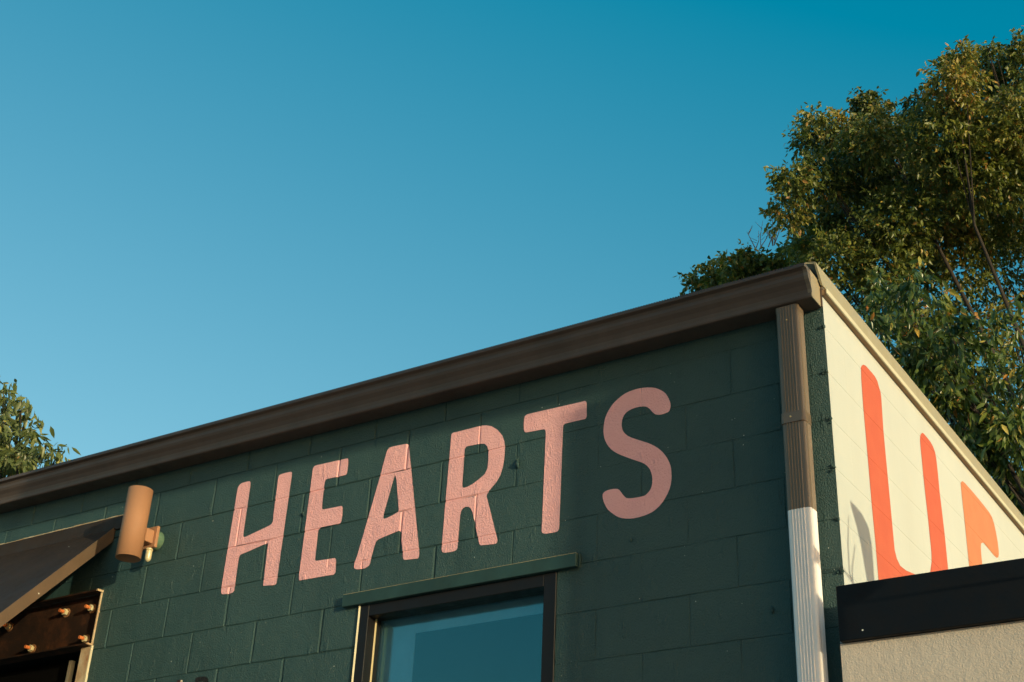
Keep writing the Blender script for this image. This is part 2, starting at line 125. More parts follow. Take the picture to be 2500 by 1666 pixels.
class MB:
    """collects shapes, then links them as one mesh object (world coordinates)"""
    def __init__(s):
        s.v, s.f, s.m, s.sm = [], [], [], []
    def add(s, v, f, mat=0, smooth=False):
        b = len(s.v)
        s.v += [tuple(p) for p in v]
        s.f += [tuple(b + i for i in q) for q in f]
        s.m += [mat] * len(f)
        s.sm += [smooth] * len(f)
        return s
    def box(s, a, b, mat=0, bev=0.0):
        x0, y0, z0 = [min(a[i], b[i]) for i in range(3)]
        x1, y1, z1 = [max(a[i], b[i]) for i in range(3)]
        if bev <= 0:
            v = [(x0,y0,z0),(x1,y0,z0),(x1,y1,z0),(x0,y1,z0),(x0,y0,z1),(x1,y0,z1),(x1,y1,z1),(x0,y1,z1)]
            f = [(3,2,1,0),(4,5,6,7),(0,1,5,4),(1,2,6,5),(2,3,7,6),(3,0,4,7)]
            return s.add(v, f, mat)
        e = min(bev, (x1-x0)*.45, (y1-y0)*.45, (z1-z0)*.45)
        v, idx = [], {}
        for ix, X in enumerate((x0, x1)):
            for iy, Y in enumerate((y0, y1)):
                for iz, Z in enumerate((z0, z1)):
                    sx, sy, sz = (e, -e)[ix], (e, -e)[iy], (e, -e)[iz]
                    for k, p in enumerate(((X, Y+sy, Z+sz), (X+sx, Y, Z+sz), (X+sx, Y+sy, Z))):
                        idx[ix, iy, iz, k] = len(v); v.append(p)
        f = []
        I = lambda *a: idx[a]
        f += [(I(0,0,0,0),I(0,0,1,0),I(0,1,1,0),I(0,1,0,0)), (I(1,0,0,0),I(1,1,0,0),I(1,1,1,0),I(1,0,1,0))]
        f += [(I(0,0,0,1),I(1,0,0,1),I(1,0,1,1),I(0,0,1,1)), (I(0,1,0,1),I(0,1,1,1),I(1,1,1,1),I(1,1,0,1))]
        f += [(I(0,0,0,2),I(0,1,0,2),I(1,1,0,2),I(1,0,0,2)), (I(0,0,1,2),I(1,0,1,2),I(1,1,1,2),I(0,1,1,2))]
        for a in (0,1):
            for b in (0,1):
                f.append((I(a,b,0,0),I(a,b,0,1),I(a,b,1,1),I(a,b,1,0)) if a == b else (I(a,b,0,1),I(a,b,0,0),I(a,b,1,0),I(a,b,1,1)))
                f.append((I(a,0,b,0),I(a,1,b,0),I(a,1,b,2),I(a,0,b,2)) if a == b else (I(a,0,b,2),I(a,1,b,2),I(a,1,b,0),I(a,0,b,0)))
                f.append((I(0,a,b,1),I(0,a,b,2),I(1,a,b,2),I(1,a,b,1)) if a == b else (I(0,a,b,2),I(0,a,b,1),I(1,a,b,1),I(1,a,b,2)))
        for a in (0,1):
            for b in (0,1):
                for c in (0,1):
                    t = (I(a,b,c,0), I(a,b,c,1), I(a,b,c,2))
                    f.append(t if (a+b+c) % 2 == 0 else t[::-1])
        return s.add(v, f, mat)
    def prism(s, prof, a, b, axis='x', mat=0, caps=True, smooth=False, closed=True):
        """extrude a 2D outline along an axis; x: prof=(y,z), y: prof=(x,z), z: prof=(x,y)"""
        n = len(prof)
        def P(t, p):
            return {'x': (t, p[0], p[1]), 'y': (p[0], t, p[1]), 'z': (p[0], p[1], t)}[axis]
        v = [P(a, p) for p in prof] + [P(b, p) for p in prof]
        f = [(i, (i+1) % n, n + (i+1) % n, n + i) for i in range(n if closed else n-1)]
        s.add(v, f, mat, smooth)
        if caps and closed:
            s.add(v[:n], [tuple(range(n))[::-1]], mat)
            s.add(v[n:], [tuple(range(n))], mat)
        return s
    def tube(s, pts, radii, n=8, mat=0, cap=True, smooth=True):
        rings = []
        pts = [Vector(p) for p in pts]
        ref = Vector((0.31, 0.17, 0.93)).normalized()
        for i, p in enumerate(pts):
            d = (pts[min(i+1, len(pts)-1)] - pts[max(i-1, 0)]).normalized()
            u = d.cross(ref)
            if u.length < 1e-3: u = d.cross(Vector((1, 0, 0)))
            u.normalize(); w = d.cross(u)
            rings.append([p + (u*math.cos(2*math.pi*k/n) + w*math.sin(2*math.pi*k/n))*radii[i] for k in range(n)])
        v = [q for r in rings for q in r]
        f = []
        for i in range(len(pts)-1):
            for k in range(n):
                f.append((i*n+k, i*n+(k+1) % n, (i+1)*n+(k+1) % n, (i+1)*n+k))
        s.add(v, f, mat, smooth)
        if cap:
            s.add(rings[0], [tuple(range(n))[::-1]], mat)
            s.add(rings[-1], [tuple(range(n))], mat)
        return s
    def build(s, name, mats, parent=None):
        me = bpy.data.meshes.new(name)
        me.from_pydata(s.v, [], s.f)
        mats = mats if isinstance(mats, (list, tuple)) else [mats]
        for m in mats: me.materials.append(m)
        if len(mats) > 1: me.polygons.foreach_set('material_index', s.m)
        me.polygons.foreach_set('use_smooth', s.sm)
        me.update()
        o = bpy.data.objects.new(name, me)
        COL.objects.link(o)
        if parent:
            o.parent = parent
            o.matrix_parent_inverse = Matrix.Translation(-world_loc(parent))
        return o

def world_loc(o):
    v = Vector((0, 0, 0))
    while o:
        v += o.location
        if o.parent: v += o.matrix_parent_inverse.to_translation()
        o = o.parent
    return v

# ------------------------------------------------------------------ materials
class NT:
    def __init__(s, name):
        s.m = bpy.data.materials.new(name); s.m.use_nodes = True
        s.t = s.m.node_tree
        s.b = s.t.nodes['Principled BSDF']
        s.out = s.t.nodes['Material Output']
        g = s.t.nodes.new('ShaderNodeNewGeometry')
        s.pos = g.outputs['Position']
    def n(s, kind, **k):
        x = s.t.nodes.new(kind)
        for a, b in k.items(): setattr(x, a, b)
        return x
    def l(s, a, b): s.t.links.new(a, b)
    def noise(s, scale, detail=3, rough=.55, vec=None, stretch=None):
        x = s.n('ShaderNodeTexNoise')
        x.inputs['Scale'].default_value = scale; x.inputs['Detail'].default_value = detail
        x.inputs['Roughness'].default_value = rough
        v = vec or s.pos
        if stretch:
            mp = s.n('ShaderNodeVectorMath', operation='MULTIPLY'); mp.inputs[1].default_value = stretch
            s.l(v, mp.inputs[0]); v = mp.outputs[0]
        s.l(v, x.inputs['Vector'])
        return x.outputs['Fac']
    def ramp(s, fac, stops):
        x = s.n('ShaderNodeValToRGB')
        el = x.color_ramp.elements
        while len(el) < len(stops): el.new(.5)
        for e, (p, c) in zip(el, stops):
            e.position = p; e.color = (c[0], c[1], c[2], 1) if isinstance(c, (tuple, list)) else (c, c, c, 1)
        s.l(fac, x.inputs[0])
        return x.outputs['Color']
    def mix(s, fac, a, b, mode='MIX'):
        x = s.n('ShaderNodeMix', data_type='RGBA', blend_type=mode)
        for i, q in ((0, fac), (6, a), (7, b)):
            if isinstance(q, (int, float)): x.inputs[i].default_value = q
            elif isinstance(q, (tuple, list)): x.inputs[i].default_value = (*q[:3], 1)
            else: s.l(q, x.inputs[i])
        return x.outputs[2]
    def bump(s, h, dist, strength=1.0, prev=None):
        x = s.n('ShaderNodeBump')
        x.inputs['Distance'].default_value = dist; x.inputs['Strength'].default_value = strength
        s.l(h, x.inputs['Height'])
        if prev: s.l(prev, x.inputs['Normal'])
        return x.outputs[0]
    def specks(s, scale, size, keep):
        """tiny flecks: returns a 0/1 mask"""
        v = s.n('ShaderNodeTexVoronoi'); v.inputs['Scale'].default_value = scale
        s.l(s.pos, v.inputs['Vector'])
        d = s.n('ShaderNodeMath', operation='LESS_THAN'); d.inputs[1].default_value = size
        s.l(v.outputs['Distance'], d.inputs[0])
        sep = s.n('ShaderNodeSeparateColor'); s.l(v.outputs['Color'], sep.inputs[0])
        k = s.n('ShaderNodeMath', operation='GREATER_THAN'); k.inputs[1].default_value = 1 - keep
        s.l(sep.outputs[0], k.inputs[0])
        mu = s.n('ShaderNodeMath', operation='MULTIPLY'); s.l(d.outputs[0], mu.inputs[0]); s.l(k.outputs[0], mu.inputs[1])
        return mu.outputs[0]
    def set(s, col=None, rough=None, metal=None, spec=None, normal=None):
        if col is not None:
            if isinstance(col, (tuple, list)): s.b.inputs['Base Color'].default_value = (*col[:3], 1)
            else: s.l(col, s.b.inputs['Base Color'])
        if rough is not None:
            if isinstance(rough, (int, float)): s.b.inputs['Roughness'].default_value = rough
            else: s.l(rough, s.b.inputs['Roughness'])
        if metal is not None: s.b.inputs['Metallic'].default_value = metal
        if spec is not None: s.b.inputs['Specular IOR Level'].default_value = spec
        if normal is not None: s.l(normal, s.b.inputs['Normal'])
        return s.m

def wall_relief(t, amount=1.0):
    """thick rolled paint over rough block: the same relief under every paint colour"""
    a = t.noise(155, 3, .62, stretch=(1.1, 1, .75))
    b = t.noise(24, 4, .6)
    c = t.noise(6, 2, .5)
    h = t.bump(c, .010*amount, 1.0)
    h = t.bump(b, .003*amount, 1.0, h)
    d = t.ramp(t.noise(19, 3, .6, stretch=(1.2, 1, .38)), [(.60, 0.), (.72, 1.)])       # sags and runs in the paint
    h = t.bump(d, .0035*amount, 1.0, h)
    return t.bump(a, .0085*amount, 1.0, h)

def m_green():
    t = NT('green_block_paint')
    c = t.ramp(t.noise(2.2, 5, .6), [(.3, (.022, .057, .058)), (.7, (.032, .072, .069))])
    c = t.mix(t.ramp(t.noise(30, 4, .65), [(.62, 0.), (.75, 1.)]), c, (.032, .066, .060))
    c = t.mix(t.ramp(t.noise(5, 5, .65, stretch=(1, 1, .10)), [(.52, 0.), (.70, .55)]), c, (.019, .047, .046))      # old rain streaks
    c = t.mix(t.specks(22, .055, .10), c, (.55, .55, .48))
    c = t.mix(t.specks(60, .10, .02), c, (.45, .46, .40))
    return t.set(c, .5, spec=.42, normal=wall_relief(t))
def m_letter(name, col, col2, amount=.8):
    t = NT(name)
    c = t.ramp(t.noise(9, 4, .6), [(.3, col), (.72, col2)])
    return t.set(c, .62, spec=.25, normal=wall_relief(t, amount))
def m_cream():
    t = NT('cream_block_paint')
    c = t.ramp(t.noise(3, 5, .6, stretch=(1, 1, .25)), [(.3, (.475, .485, .455)), (.7, (.51, .525, .495))])
    c = t.mix(t.specks(7, .03, .25), c, (.5, .44, .30))
    return t.set(c, .6, spec=.2, normal=wall_relief(t, .08))
def m_metal(name, col, rough=.42, spec=.5, var=.25, specks=0.0):
    t = NT(name)
    lo = [x*(1-var) for x in col]; hi = [x*(1+var) for x in col]
    c = t.ramp(t.noise(5, 5, .65, stretch=(1, 1, .6)), [(.3, lo), (.7, hi)])
    if specks: c = t.mix(t.specks(20, .075, specks), c, (.6, .58, .52))
    r = t.ramp(t.noise(14, 4, .6), [(.3, rough*.8), (.7, rough*1.25)])
    return t.set(c, r, spec=spec, normal=t.bump(t.noise(60, 3), .0006))
def m_rust(name, a, b, c3, rough=.75):
    t = NT(name)
    c = t.ramp(t.noise(9, 6, .7), [(.28, a), (.5, b), (.72, c3)])
    return t.set(c, rough, spec=.3, normal=t.bump(t.noise(90, 4, .7), .0015))
def m_plain(name, col, rough=.6, spec=.4, bump=0.0, bscale=50, metal=0.0, var=.15, nscale=6):
    t = NT(name)
    c = t.ramp(t.noise(nscale, 4, .6), [(.3, [x*(1-var) for x in col]), (.7, [x*(1+var) for x in col])])
    return t.set(c, rough, spec=spec, metal=metal, normal=t.bump(t.noise(bscale, 4, .6), bump) if bump else None)
def m_glass():
    t = NT('window_glass')
    tr = t.n('ShaderNodeBsdfTransparent'); tr.inputs[0].default_value = (.74, .84, .88, 1)
    gl = t.n('ShaderNodeBsdfGlossy'); gl.inputs['Roughness'].default_value = .015; gl.inputs[0].default_value = (.5, 1, 1, 1)
    lw = t.n('ShaderNodeLayerWeight'); lw.inputs[0].default_value = .22
    f = t.n('ShaderNodeMath', operation='MULTIPLY_ADD'); f.inputs[1].default_value = .8; f.inputs[2].default_value = .10
    t.l(lw.outputs['Fresnel'], f.inputs[0])
    mx = t.n('ShaderNodeMixShader'); t.l(f.outputs[0], mx.inputs[0]); t.l(tr.outputs[0], mx.inputs[1]); t.l(gl.outputs[0], mx.inputs[2])
    t.l(mx.outputs[0], t.out.inputs[0])
    return t.m
def m_leaf(name, stops, trans=.35, rough=.42):
    t = NT(name)
    at = t.n('ShaderNodeAttribute'); at.attribute_name = 'leaf_tint'
    c = t.ramp(at.outputs['Fac'], stops)
    t.set(c, rough, spec=.5)
    tl = t.n('ShaderNodeBsdfTranslucent')
    t.l(t.mix(1.0, c, (1.0, 1.0, .45), 'MULTIPLY'), tl.inputs[0])
    mx = t.n('ShaderNodeMixShader'); mx.inputs[0].default_value = trans
    t.l(t.b.outputs[0], mx.inputs[1]); t.l(tl.outputs[0], mx.inputs[2])
    t.l(mx.outputs[0], t.out.inputs[0])
    return t.m

M = dict(
    green=m_green(),
    pink=m_letter('pink_letter_paint', (.84, .40, .40), (.88, .44, .435)),
    cream=m_cream(),
    coral=m_letter('coral_letter_paint', (.50, .098, .048), (.535, .116, .056), .08),
    orange=m_letter('orange_letter_paint', (.515, .180, .080), (.55, .205, .092), .08),
    black_paint=m_letter('black_letter_paint', (.008, .008, .009), (.012, .012, .013), 1),
    cream_paint=m_letter('pale_letter_paint', (.62, .50, .36), (.68, .56, .42), 1),
    maroon_paint=m_letter('maroon_letter_paint', (.045, .018, .018), (.06, .022, .022), 1),
    gutter=m_metal('shaded_gutter_brown', (.078, .053, .043), .42, .4, .18),  # darker copy of the gutter paint, the front's shade put into the colour
    brown=m_metal('brown_downspout_metal', (.15, .112, .080), .34, .5, .08),
    tan=m_metal('tan_trim_metal', (.33, .285, .185), .5, .3, .06),
    white=m_metal('white_downspout_paint', (.75, .715, .72), .45, .4, .05),
    canopy=m_metal('brown_canopy_metal', (.034, .0225, .017), .6, .2, .15, .10),
    canopy_rim=m_metal('brown_canopy_rim_metal', (.095, .060, .036), .5, .4, .12, .03),
    lamp=m_metal('copper_brown_lamp_paint', (.33, .165, .088), .6, .25, .08),
    lamp_in=m_plain('lamp_inner_paint', (.10, .07, .055), .6),
    box_green=m_plain('green_box_paint', (.10, .17, .11), .5, bump=.001, bscale=80),
    capsule=m_plain('photocell_plastic', (.50, .42, .25), .25, .6),
    rust=m_rust('rusty_steel', (.008, .0035, .002), (.020, .0075, .003), (.065, .022, .008)),
    rust_edge=m_rust('rust_flaked_edge', (.30, .13, .06), (.42, .30, .18), (.55, .46, .32)),
    rod=m_rust('rusty_threaded_rod', (.35, .08, .02), (.50, .14, .035), (.6, .22, .07)),
    nut=m_rust('zinc_nut', (.30, .20, .09), (.50, .42, .24), (.58, .52, .34)),
    washer=m_rust('rusty_washer', (.12, .045, .015), (.22, .10, .04), (.45, .30, .16)),
    caulk=m_plain('cream_caulk', (.62, .54, .36), .6, bump=.002, bscale=60),
    green_trim=m_metal('green_board_paint', (.022, .050, .048), .6, .25, .25),
    bare_wood=m_plain('worn_edge', (.30, .24, .13), .7, bump=.001, bscale=90, var=.3),
    frame=m_metal('dark_bronze_frame', (.008, .0062, .0066), .45, .25, .1, .06),
    frame_tan=m_metal('bronze_glazing_bead', (.42, .32, .16), .35, .6, .05),
    glass=m_glass(),
    trim_cream=m_metal('cream_trim_paint', (.55, .50, .36), .5, .3, .05),
    soffit=m_plain('shade_brown_soffit', (.30, .185, .10), .8),
    cap=m_metal('sunlit_end_cap', (.31, .25, .16), .45, .4, .06),  # lighter copy of the gutter paint, sunlight put into the colour
    leaf_sunlit=m_leaf('sunlit_leaf', [(.0, (.075, .100, .035)), (.5, (.150, .180, .055)), (.85, (.24, .25, .08)), (.95, (.42, .36, .08)), (1., (.38, .18, .06))], .35, .4),  # frontal sunlight is put into these lighter leaf colours
    black=m_plain('black_opening_fill', (.0025, .0022, .002), .9, .05),
    reflection=m_plain('grey_reflection_tint', (.34, .45, .52), .7),
    reveal=m_plain('grey_interior_plaster', (.42, .42, .44), .8),
    dark=m_plain('dark_interior', (.012, .011, .011), .8),
    fascia=m_metal('black_fascia_metal', (.0040, .0042, .0062), .55, .18, .1, .05),
    stucco=None, roof=m_plain('grey_roof_membrane', (.30, .29, .31), .8, bump=.002),
    concrete=m_plain('concrete_ground', (.34, .31, .27), .85, bump=.004, bscale=30),
    asphalt=m_plain('pale_paving', (.42, .38, .33), .85, bump=.004, bscale=90),
    blocker=m_metal('blocker_metal', (.35, .34, .32), .5),
    bark=m_plain('tree_bark', (.028, .021, .016), .9, bump=.01, bscale=25, var=.3),
    twig=m_plain('pale_twig', (.22, .13, .10), .9),
    leaf=m_leaf('broad_leaf', [(.0, (.060, .085, .018)), (.42, (.140, .165, .032)), (.68, (.235, .225, .045)), (.86, (.36, .26, .06)), (1., (.36, .16, .045))]),
    leaf_near=m_leaf('drooping_leaf', [(.0, (.045, .078, .020)), (.5, (.100, .145, .034)), (.78, (.19, .22, .05)), (.90, (.46, .36, .07)), (1., (.48, .18, .06))], .36, .30),
    leaf_plain=m_plain('plant_leaf', (.06, .10, .03), .45),
    dry=m_plain('dry_leaf', (.30, .13, .05), .8),
)
def m_stucco():
    t = NT('beige_stucco')
    c = t.ramp(t.noise(4, 5, .6), [(.3, (.47, .393, .338)), (.7, (.53, .45, .388))])
    b = t.bump(t.noise(30, 3, .6), .003)
    return t.set(c, .8, spec=.2, normal=t.bump(t.noise(150, 3, .6), .0026, 1.0, b))
M['stucco'] = m_stucco()

# ------------------------------------------------------------------ ground
MB().add([(-600,-600,0),(600,-600,0),(600,600,0),(-600,600,0)], [(0,1,2,3)]).build('ground', M['asphalt'])['kind'] = 'structure'
MB().box((-40,-3.2,0.002),(40,-.001,.12), bev=.01).build('pavement', M['concrete'])['kind'] = 'structure'

# ------------------------------------------------------------------ the shop: walls of concrete block
shop = empty('block_shop', (-3.3, 2.1, 0), 'dark green painted concrete block shop with pink HEARTS lettering and cream side wall', 'building')
XL, DEPTH = -6.6, 4.2          # left end and depth of the shop
ZB = 0.0
MORT = .0075                   # how far the joints lie behind the block faces
WALL_TOP = Z0 + .135
OPEN = [(-2.246, -1.215, Z0 - 2.10, Z0 - .829), (-6.2, -4.013, 0.0, Z0 - .495)]   # window, shop opening

def backing(name, rects, make):
    mb = MB()
    for r in rects: make(mb, r)
    return mb.build(name, M['green'], shop)

def cut(rects, hole):
    out = []
    for (a, b, c, d) in rects:
        x0, x1, z0, z1 = hole
        if x1 <= a or x0 >= b or z1 <= c or z0 >= d:
            out.append((a, b, c, d)); continue
        if x0 > a: out.append((a, x0, c, d))
        if x1 < b: out.append((x1, b, c, d))
        m0, m1 = max(a, x0), min(b, x1)
        if z1 < d: out.append((m0, m1, z1, d))
        if z0 > c: out.append((m0, m1, c, z0))
    return out

rects = [(XL, -.0125, ZB, WALL_TOP)]
for h in OPEN: rects = cut(rects, h)
front = backing('front_wall', rects, lambda mb, r: mb.box((r[0], MORT, r[2]), (r[1], .2, r[3])))
MBs = MB().box((-.2, .202, ZB), (-.0011, DEPTH, Z0 + .14)).box((-.012, .0092, ZB), (-.0011, .2015, Z0 + .14))
side = MBs.build('side_wall', M['cream'], shop)
MB().box((XL, .202, ZB), (XL + .2, DEPTH, WALL_TOP)).build('end_wall', M['green'], shop)
MB().box((XL + .202, DEPTH - .2, ZB), (-.202, DEPTH, WALL_TOP)).build('back_wall', M['green'], shop)

def block_mesh(a, b, c, d, side_wall, depth, mat, T=.011, corner=False):
    """front face a..b (along the wall) c..d (height), sides falling back at 45 degrees, slightly wavering edges"""
    nx, nz = ((6, 3) if not side_wall else (3, 2)) if b - a > .25 else (2, 2)
    pts = [(a + (b-a)*i/nx, c) for i in range(nx)] + [(b, c + (d-c)*i/nz) for i in range(nz)]
    pts += [(b - (b-a)*i/nx, d) for i in range(nx)] + [(a, d - (d-c)*i/nz) for i in range(nz)]
    j = .0 if side_wall else min(.0016, .0016*(b - a)/.3)
    fr = [(u + RND.uniform(-j, j), w + RND.uniform(-j, j)) for u, w in pts]
    cu, cw = (a+b)/2, (c+d)/2
    bk = []
    for (u, w), (u0, w0) in zip(fr, pts):
        du = -1 if abs(u0-a) < 1e-6 else (1 if abs(u0-b) < 1e-6 else 0)
        if corner and (du == 1 if not side_wall else du == -1): du = -du
        dw = -1 if abs(w0-c) < 1e-6 else (1 if abs(w0-d) < 1e-6 else 0)
        bk.append((u + du*T, w + dw*T))
    n = len(fr)
    if side_wall:
        v = [(0, u, w) for u, w in fr] + [(-T, u, w) for u, w in bk]
    else:
        v = [(u, 0, w) for u, w in fr] + [(u, T, w) for u, w in bk]
    f = [tuple(range(n))] + [(i, n + i, n + (i+1) % n, (i+1) % n) for i in range(n)]
    mb = MB().add(v, f)
    return mb.build('block', mat, side if side_wall else front)

FRONT_BLOCKS, SIDE_BLOCKS = [], []
for r in range(-1, 9):
    z1, z0 = Z0 - r*H, Z0 - (r+1)*H
    if r == -1: z1 = WALL_TOP + .01
    off = 0.0 if r % 2 == 0 else BL/2
    edges = [0.0] + [-(off + BL*(k + (0 if off else 1))) for k in range(14)]
    for i in range(len(edges)-1):
        a, b = edges[i+1], edges[i]
        if b - a < .05: continue
        gl, gr = RND.uniform(.004, .0105), RND.uniform(.004, .0105)
        gz0, gz1 = RND.uniform(.0032, .006), RND.uniform(.0032, .006)
        if b > -1.05: gl, gr, gz0, gz1 = gl*.36, gr*.36, gz0*.5, gz1*.5      # joints here are filled with paint
        full = [(a + gl, b - (gr if b < 0 else .001), z0 + gz0, z1 - gz1)]
        for h in OPEN: full = cut(full, h)
        for q in full:
            if q[1]-q[0] < .012 or q[3]-q[2] < .012: continue
            FRONT_BLOCKS.append(q)
            block_mesh(*q, False, MORT, M['green'], corner=(i == 0))
BS = .0009
for r in range(-1, 7):
    z1, z0 = Z0 - r*H, Z0 - (r+1)*H
    if r == -1: z1 = Z0 + .142
    off = BL/2 if r % 2 == 0 else 0.0
    e = [0.0]
    while e[-1] < 3.9: e.append((off if len(e) == 1 and off else e[-1] + BL))
    for i in range(len(e)-1):
        q = (e[i] + (.0003 if i else .001), e[i+1] - .0003, z0 + .0011, z1 - (.0011 if r > -1 else 0))
        SIDE_BLOCKS.append(q)
        block_mesh(*q, True, BS, M['cream'], .0035, corner=(i == 0))

# ------------------------------------------------------------------ painted letters: skins that follow blocks and joints
def inside(poly_list, x, z):
    c = False
    for poly in poly_list:
        n = len(poly); j = n - 1
        for i in range(n):
            xi, zi = poly[i]; xj, zj = poly[j]
            if (zi > z) != (zj > z) and x < (xj-xi)*(z-zi)/(zj-zi) + xi: c = not c
            j = i
    return c
def relief(blocks, x, z, depth):
    best = 9.
    for a, b, c, d in blocks:
        q = max(a-x, x-b, c-z, z-d, 0)
        if q < best: best = q
    return min(best, depth)
def letter(name, polys, blocks, on_side, mat, depth, lift, T):
    xs = [p[0] for q in polys for p in q]; zs = [p[1] + Z0 for q in polys for p in q]
    X0, X1, Zl, Zh = min(xs)-.03, max(xs)+.03, min(zs)-.03, max(zs)+.03
    near = [q for q in blocks if q[1] > X0 - .05 and q[0] < X1 + .05 and q[3] > Zl - .05 and q[2] < Zh + .05]
    V, Ed = [], []
    def loop(pts):
        b = len(V)
        V.extend(Vector(p) for p in pts)
        Ed.extend((b+i, b + (i+1) % len(pts)) for i in range(len(pts)))
    abs_polys = [[(x, z + Z0) for x, z in q] for q in polys]
    for q in abs_polys: loop(q)
    for a, b, c, d in near:
        for g in (0, depth):
            loop([(a-g, c-g), (b+g, c-g), (b+g, d+g), (a-g, d+g)])
    ov, oe, of, *_ = delaunay_2d_cdt(V, Ed, [], 0, 1e-6)
    keep = []
    for t in of:
        cx = sum(ov[i].x for i in t)/len(t); cz = sum(ov[i].y for i in t)/len(t)
        if inside(abs_polys, cx, cz): keep.append(t)
    used = sorted({i for t in keep for i in t}); mp = {i: k for k, i in enumerate(used)}
    vs = []
    for i in used:
        x, z = ov[i].x, ov[i].y
        y = relief(near, x, z, depth) - lift
        vs.append((-y, x, z) if on_side else (x, y, z))
    fs = []
    for t in keep:
        q = [mp[i] for i in t]
        n = (Vector(vs[q[1]])-Vector(vs[q[0]])).cross(Vector(vs[q[2]])-Vector(vs[q[0]]))
        if (n.x < 0 if on_side else n.y > 0): q = q[::-1]
        fs.append(q)
    o = MB().add(vs, fs).build(name, mat, side if on_side else front)
    return o
names = {'H': 'pink painted letter H, first of HEARTS', 'E': 'pink painted letter E', 'A': 'pink painted letter A',
         'R': 'pink painted letter R', 'T': 'pink painted letter T', 'S': 'pink painted letter S in the shade'}
for k in 'HEARTS':
    letter('painted_letter', LETTERS[k], FRONT_BLOCKS, False, M['pink'], MORT, .0018, .009)['label'] = names[k]
letter('painted_letter', LETTERS['b'], FRONT_BLOCKS, False, M['black_paint'], MORT, .0018, .009)['label'] = 'rounded top of a black painted letter'
letter('painted_letter', LETTERS['i'], FRONT_BLOCKS, False, M['cream_paint'], MORT, .0018, .009)['label'] = 'tip of a pale painted letter'
letter('painted_letter', LETTERS['j'], FRONT_BLOCKS, False, M['maroon_paint'], MORT, .0016, .009)['label'] = 'tip of a maroon painted letter shadow'
letter('painted_letter', LETTERS['U'], SIDE_BLOCKS, True, M['coral'], BS, .0012, .009)['label'] = 'tall coral painted letter U'
letter('painted_letter', LETTERS['P'], SIDE_BLOCKS, True, M['orange'], BS, .0012, .009)['label'] = 'orange painted letter beside the coral U'

# ------------------------------------------------------------------ roof, rake trim
MB().box((XL - .05, -.002, Z0 + .150), (-.0045, DEPTH + .05, Z0 + .19)).build('roof', M['roof'], shop)
rake = MB()
prof = [(.004, .182), (.0105, .180), (.0125, .182), (.0125, .256), (.010, .259), (-.030, .266), (-.030, .260), (.004, .252)]
v0 = [(x, -.020 - .062*max(0, min(1, (z-.180)/.079)), Z0+z) for x, z in prof]
v1 = [(x, DEPTH + .1, Z0+z) for x, z in prof]
n = len(prof)
rake.add(v0+v1, [(i, (i+1) % n, n+(i+1) % n, n+i) for i in range(n)] + [tuple(range(n))[::-1], tuple(range(n, 2*n))])
rk = rake.build('rake_trim', M['tan'], shop)
MB().box((.0195, -.010, Z0+.1425), (.0265, DEPTH + .05, Z0+.1665), bev=.002).build('trim_board', M['trim_cream'], rk)
MB().box((.0012, -.006, Z0+.1435), (.0193, DEPTH + .05, Z0+.1675)).build('soffit', M['soffit'], rk)  # brown colour carries the underside's shade and warm bounce
MB().box((-.03, -.009, Z0+.1685), (.0075, DEPTH + .05, Z0+.1815)).build('trim_groove', M['brown'], rk)
MB().add([(-.09,-.13,Z0+.219),(-.016,-.07,Z0+.245),(-.016,.03,Z0+.255),(-.12,.03,Z0+.235)], [(0,1,2,3)]).add(
    [(-.09,-.13,Z0+.2185),(-.016,-.07,Z0+.2445),(-.016,.03,Z0+.2545),(-.12,.03,Z0+.2345)], [(3,2,1,0)]).build('flashing', M['roof'], rk)

# ------------------------------------------------------------------ gutter along the eave
def gz(x): return Z0 + .085 - .0072*x           # the gutter falls towards the downspout
GP = [(-.006,.0),(-.098,.0),(-.1035,.0025),(-.106,.008),(-.108,.020),(-.112,.034),(-.122,.052),(-.136,.068),(-.1415,.080),(-.143,.094),(-.148,.104),
      (-.158,.108),(-.1655,.110),(-.167,.113),(-.167,.123),(-.165,.1255),(-.155,.1255)]
GX0, GX1 = -6.75, -.004
inner = [(y + (.0012 if y < -.01 else 0), z + .0012) for y, z in GP]
gm = MB()
ring = GP + inner[::-1]
secs = [GX0, -4.2, -1.05, GX1]
n = len(ring)
vs = []
for x in secs: vs += [(x, y, gz(x) + z) for y, z in ring]
fs = []
for s in range(len(secs)-1):
    for i in range(n): fs.append((s*n+i, s*n+(i+1) % n, (s+1)*n+(i+1) % n, (s+1)*n+i))
gm.add(vs, fs)
gm.box((GX0, -.006, gz(GX0)-.0), (GX1, -.004, gz(GX0)+.001))
gutter = gm.build('gutter', M['gutter'], shop)
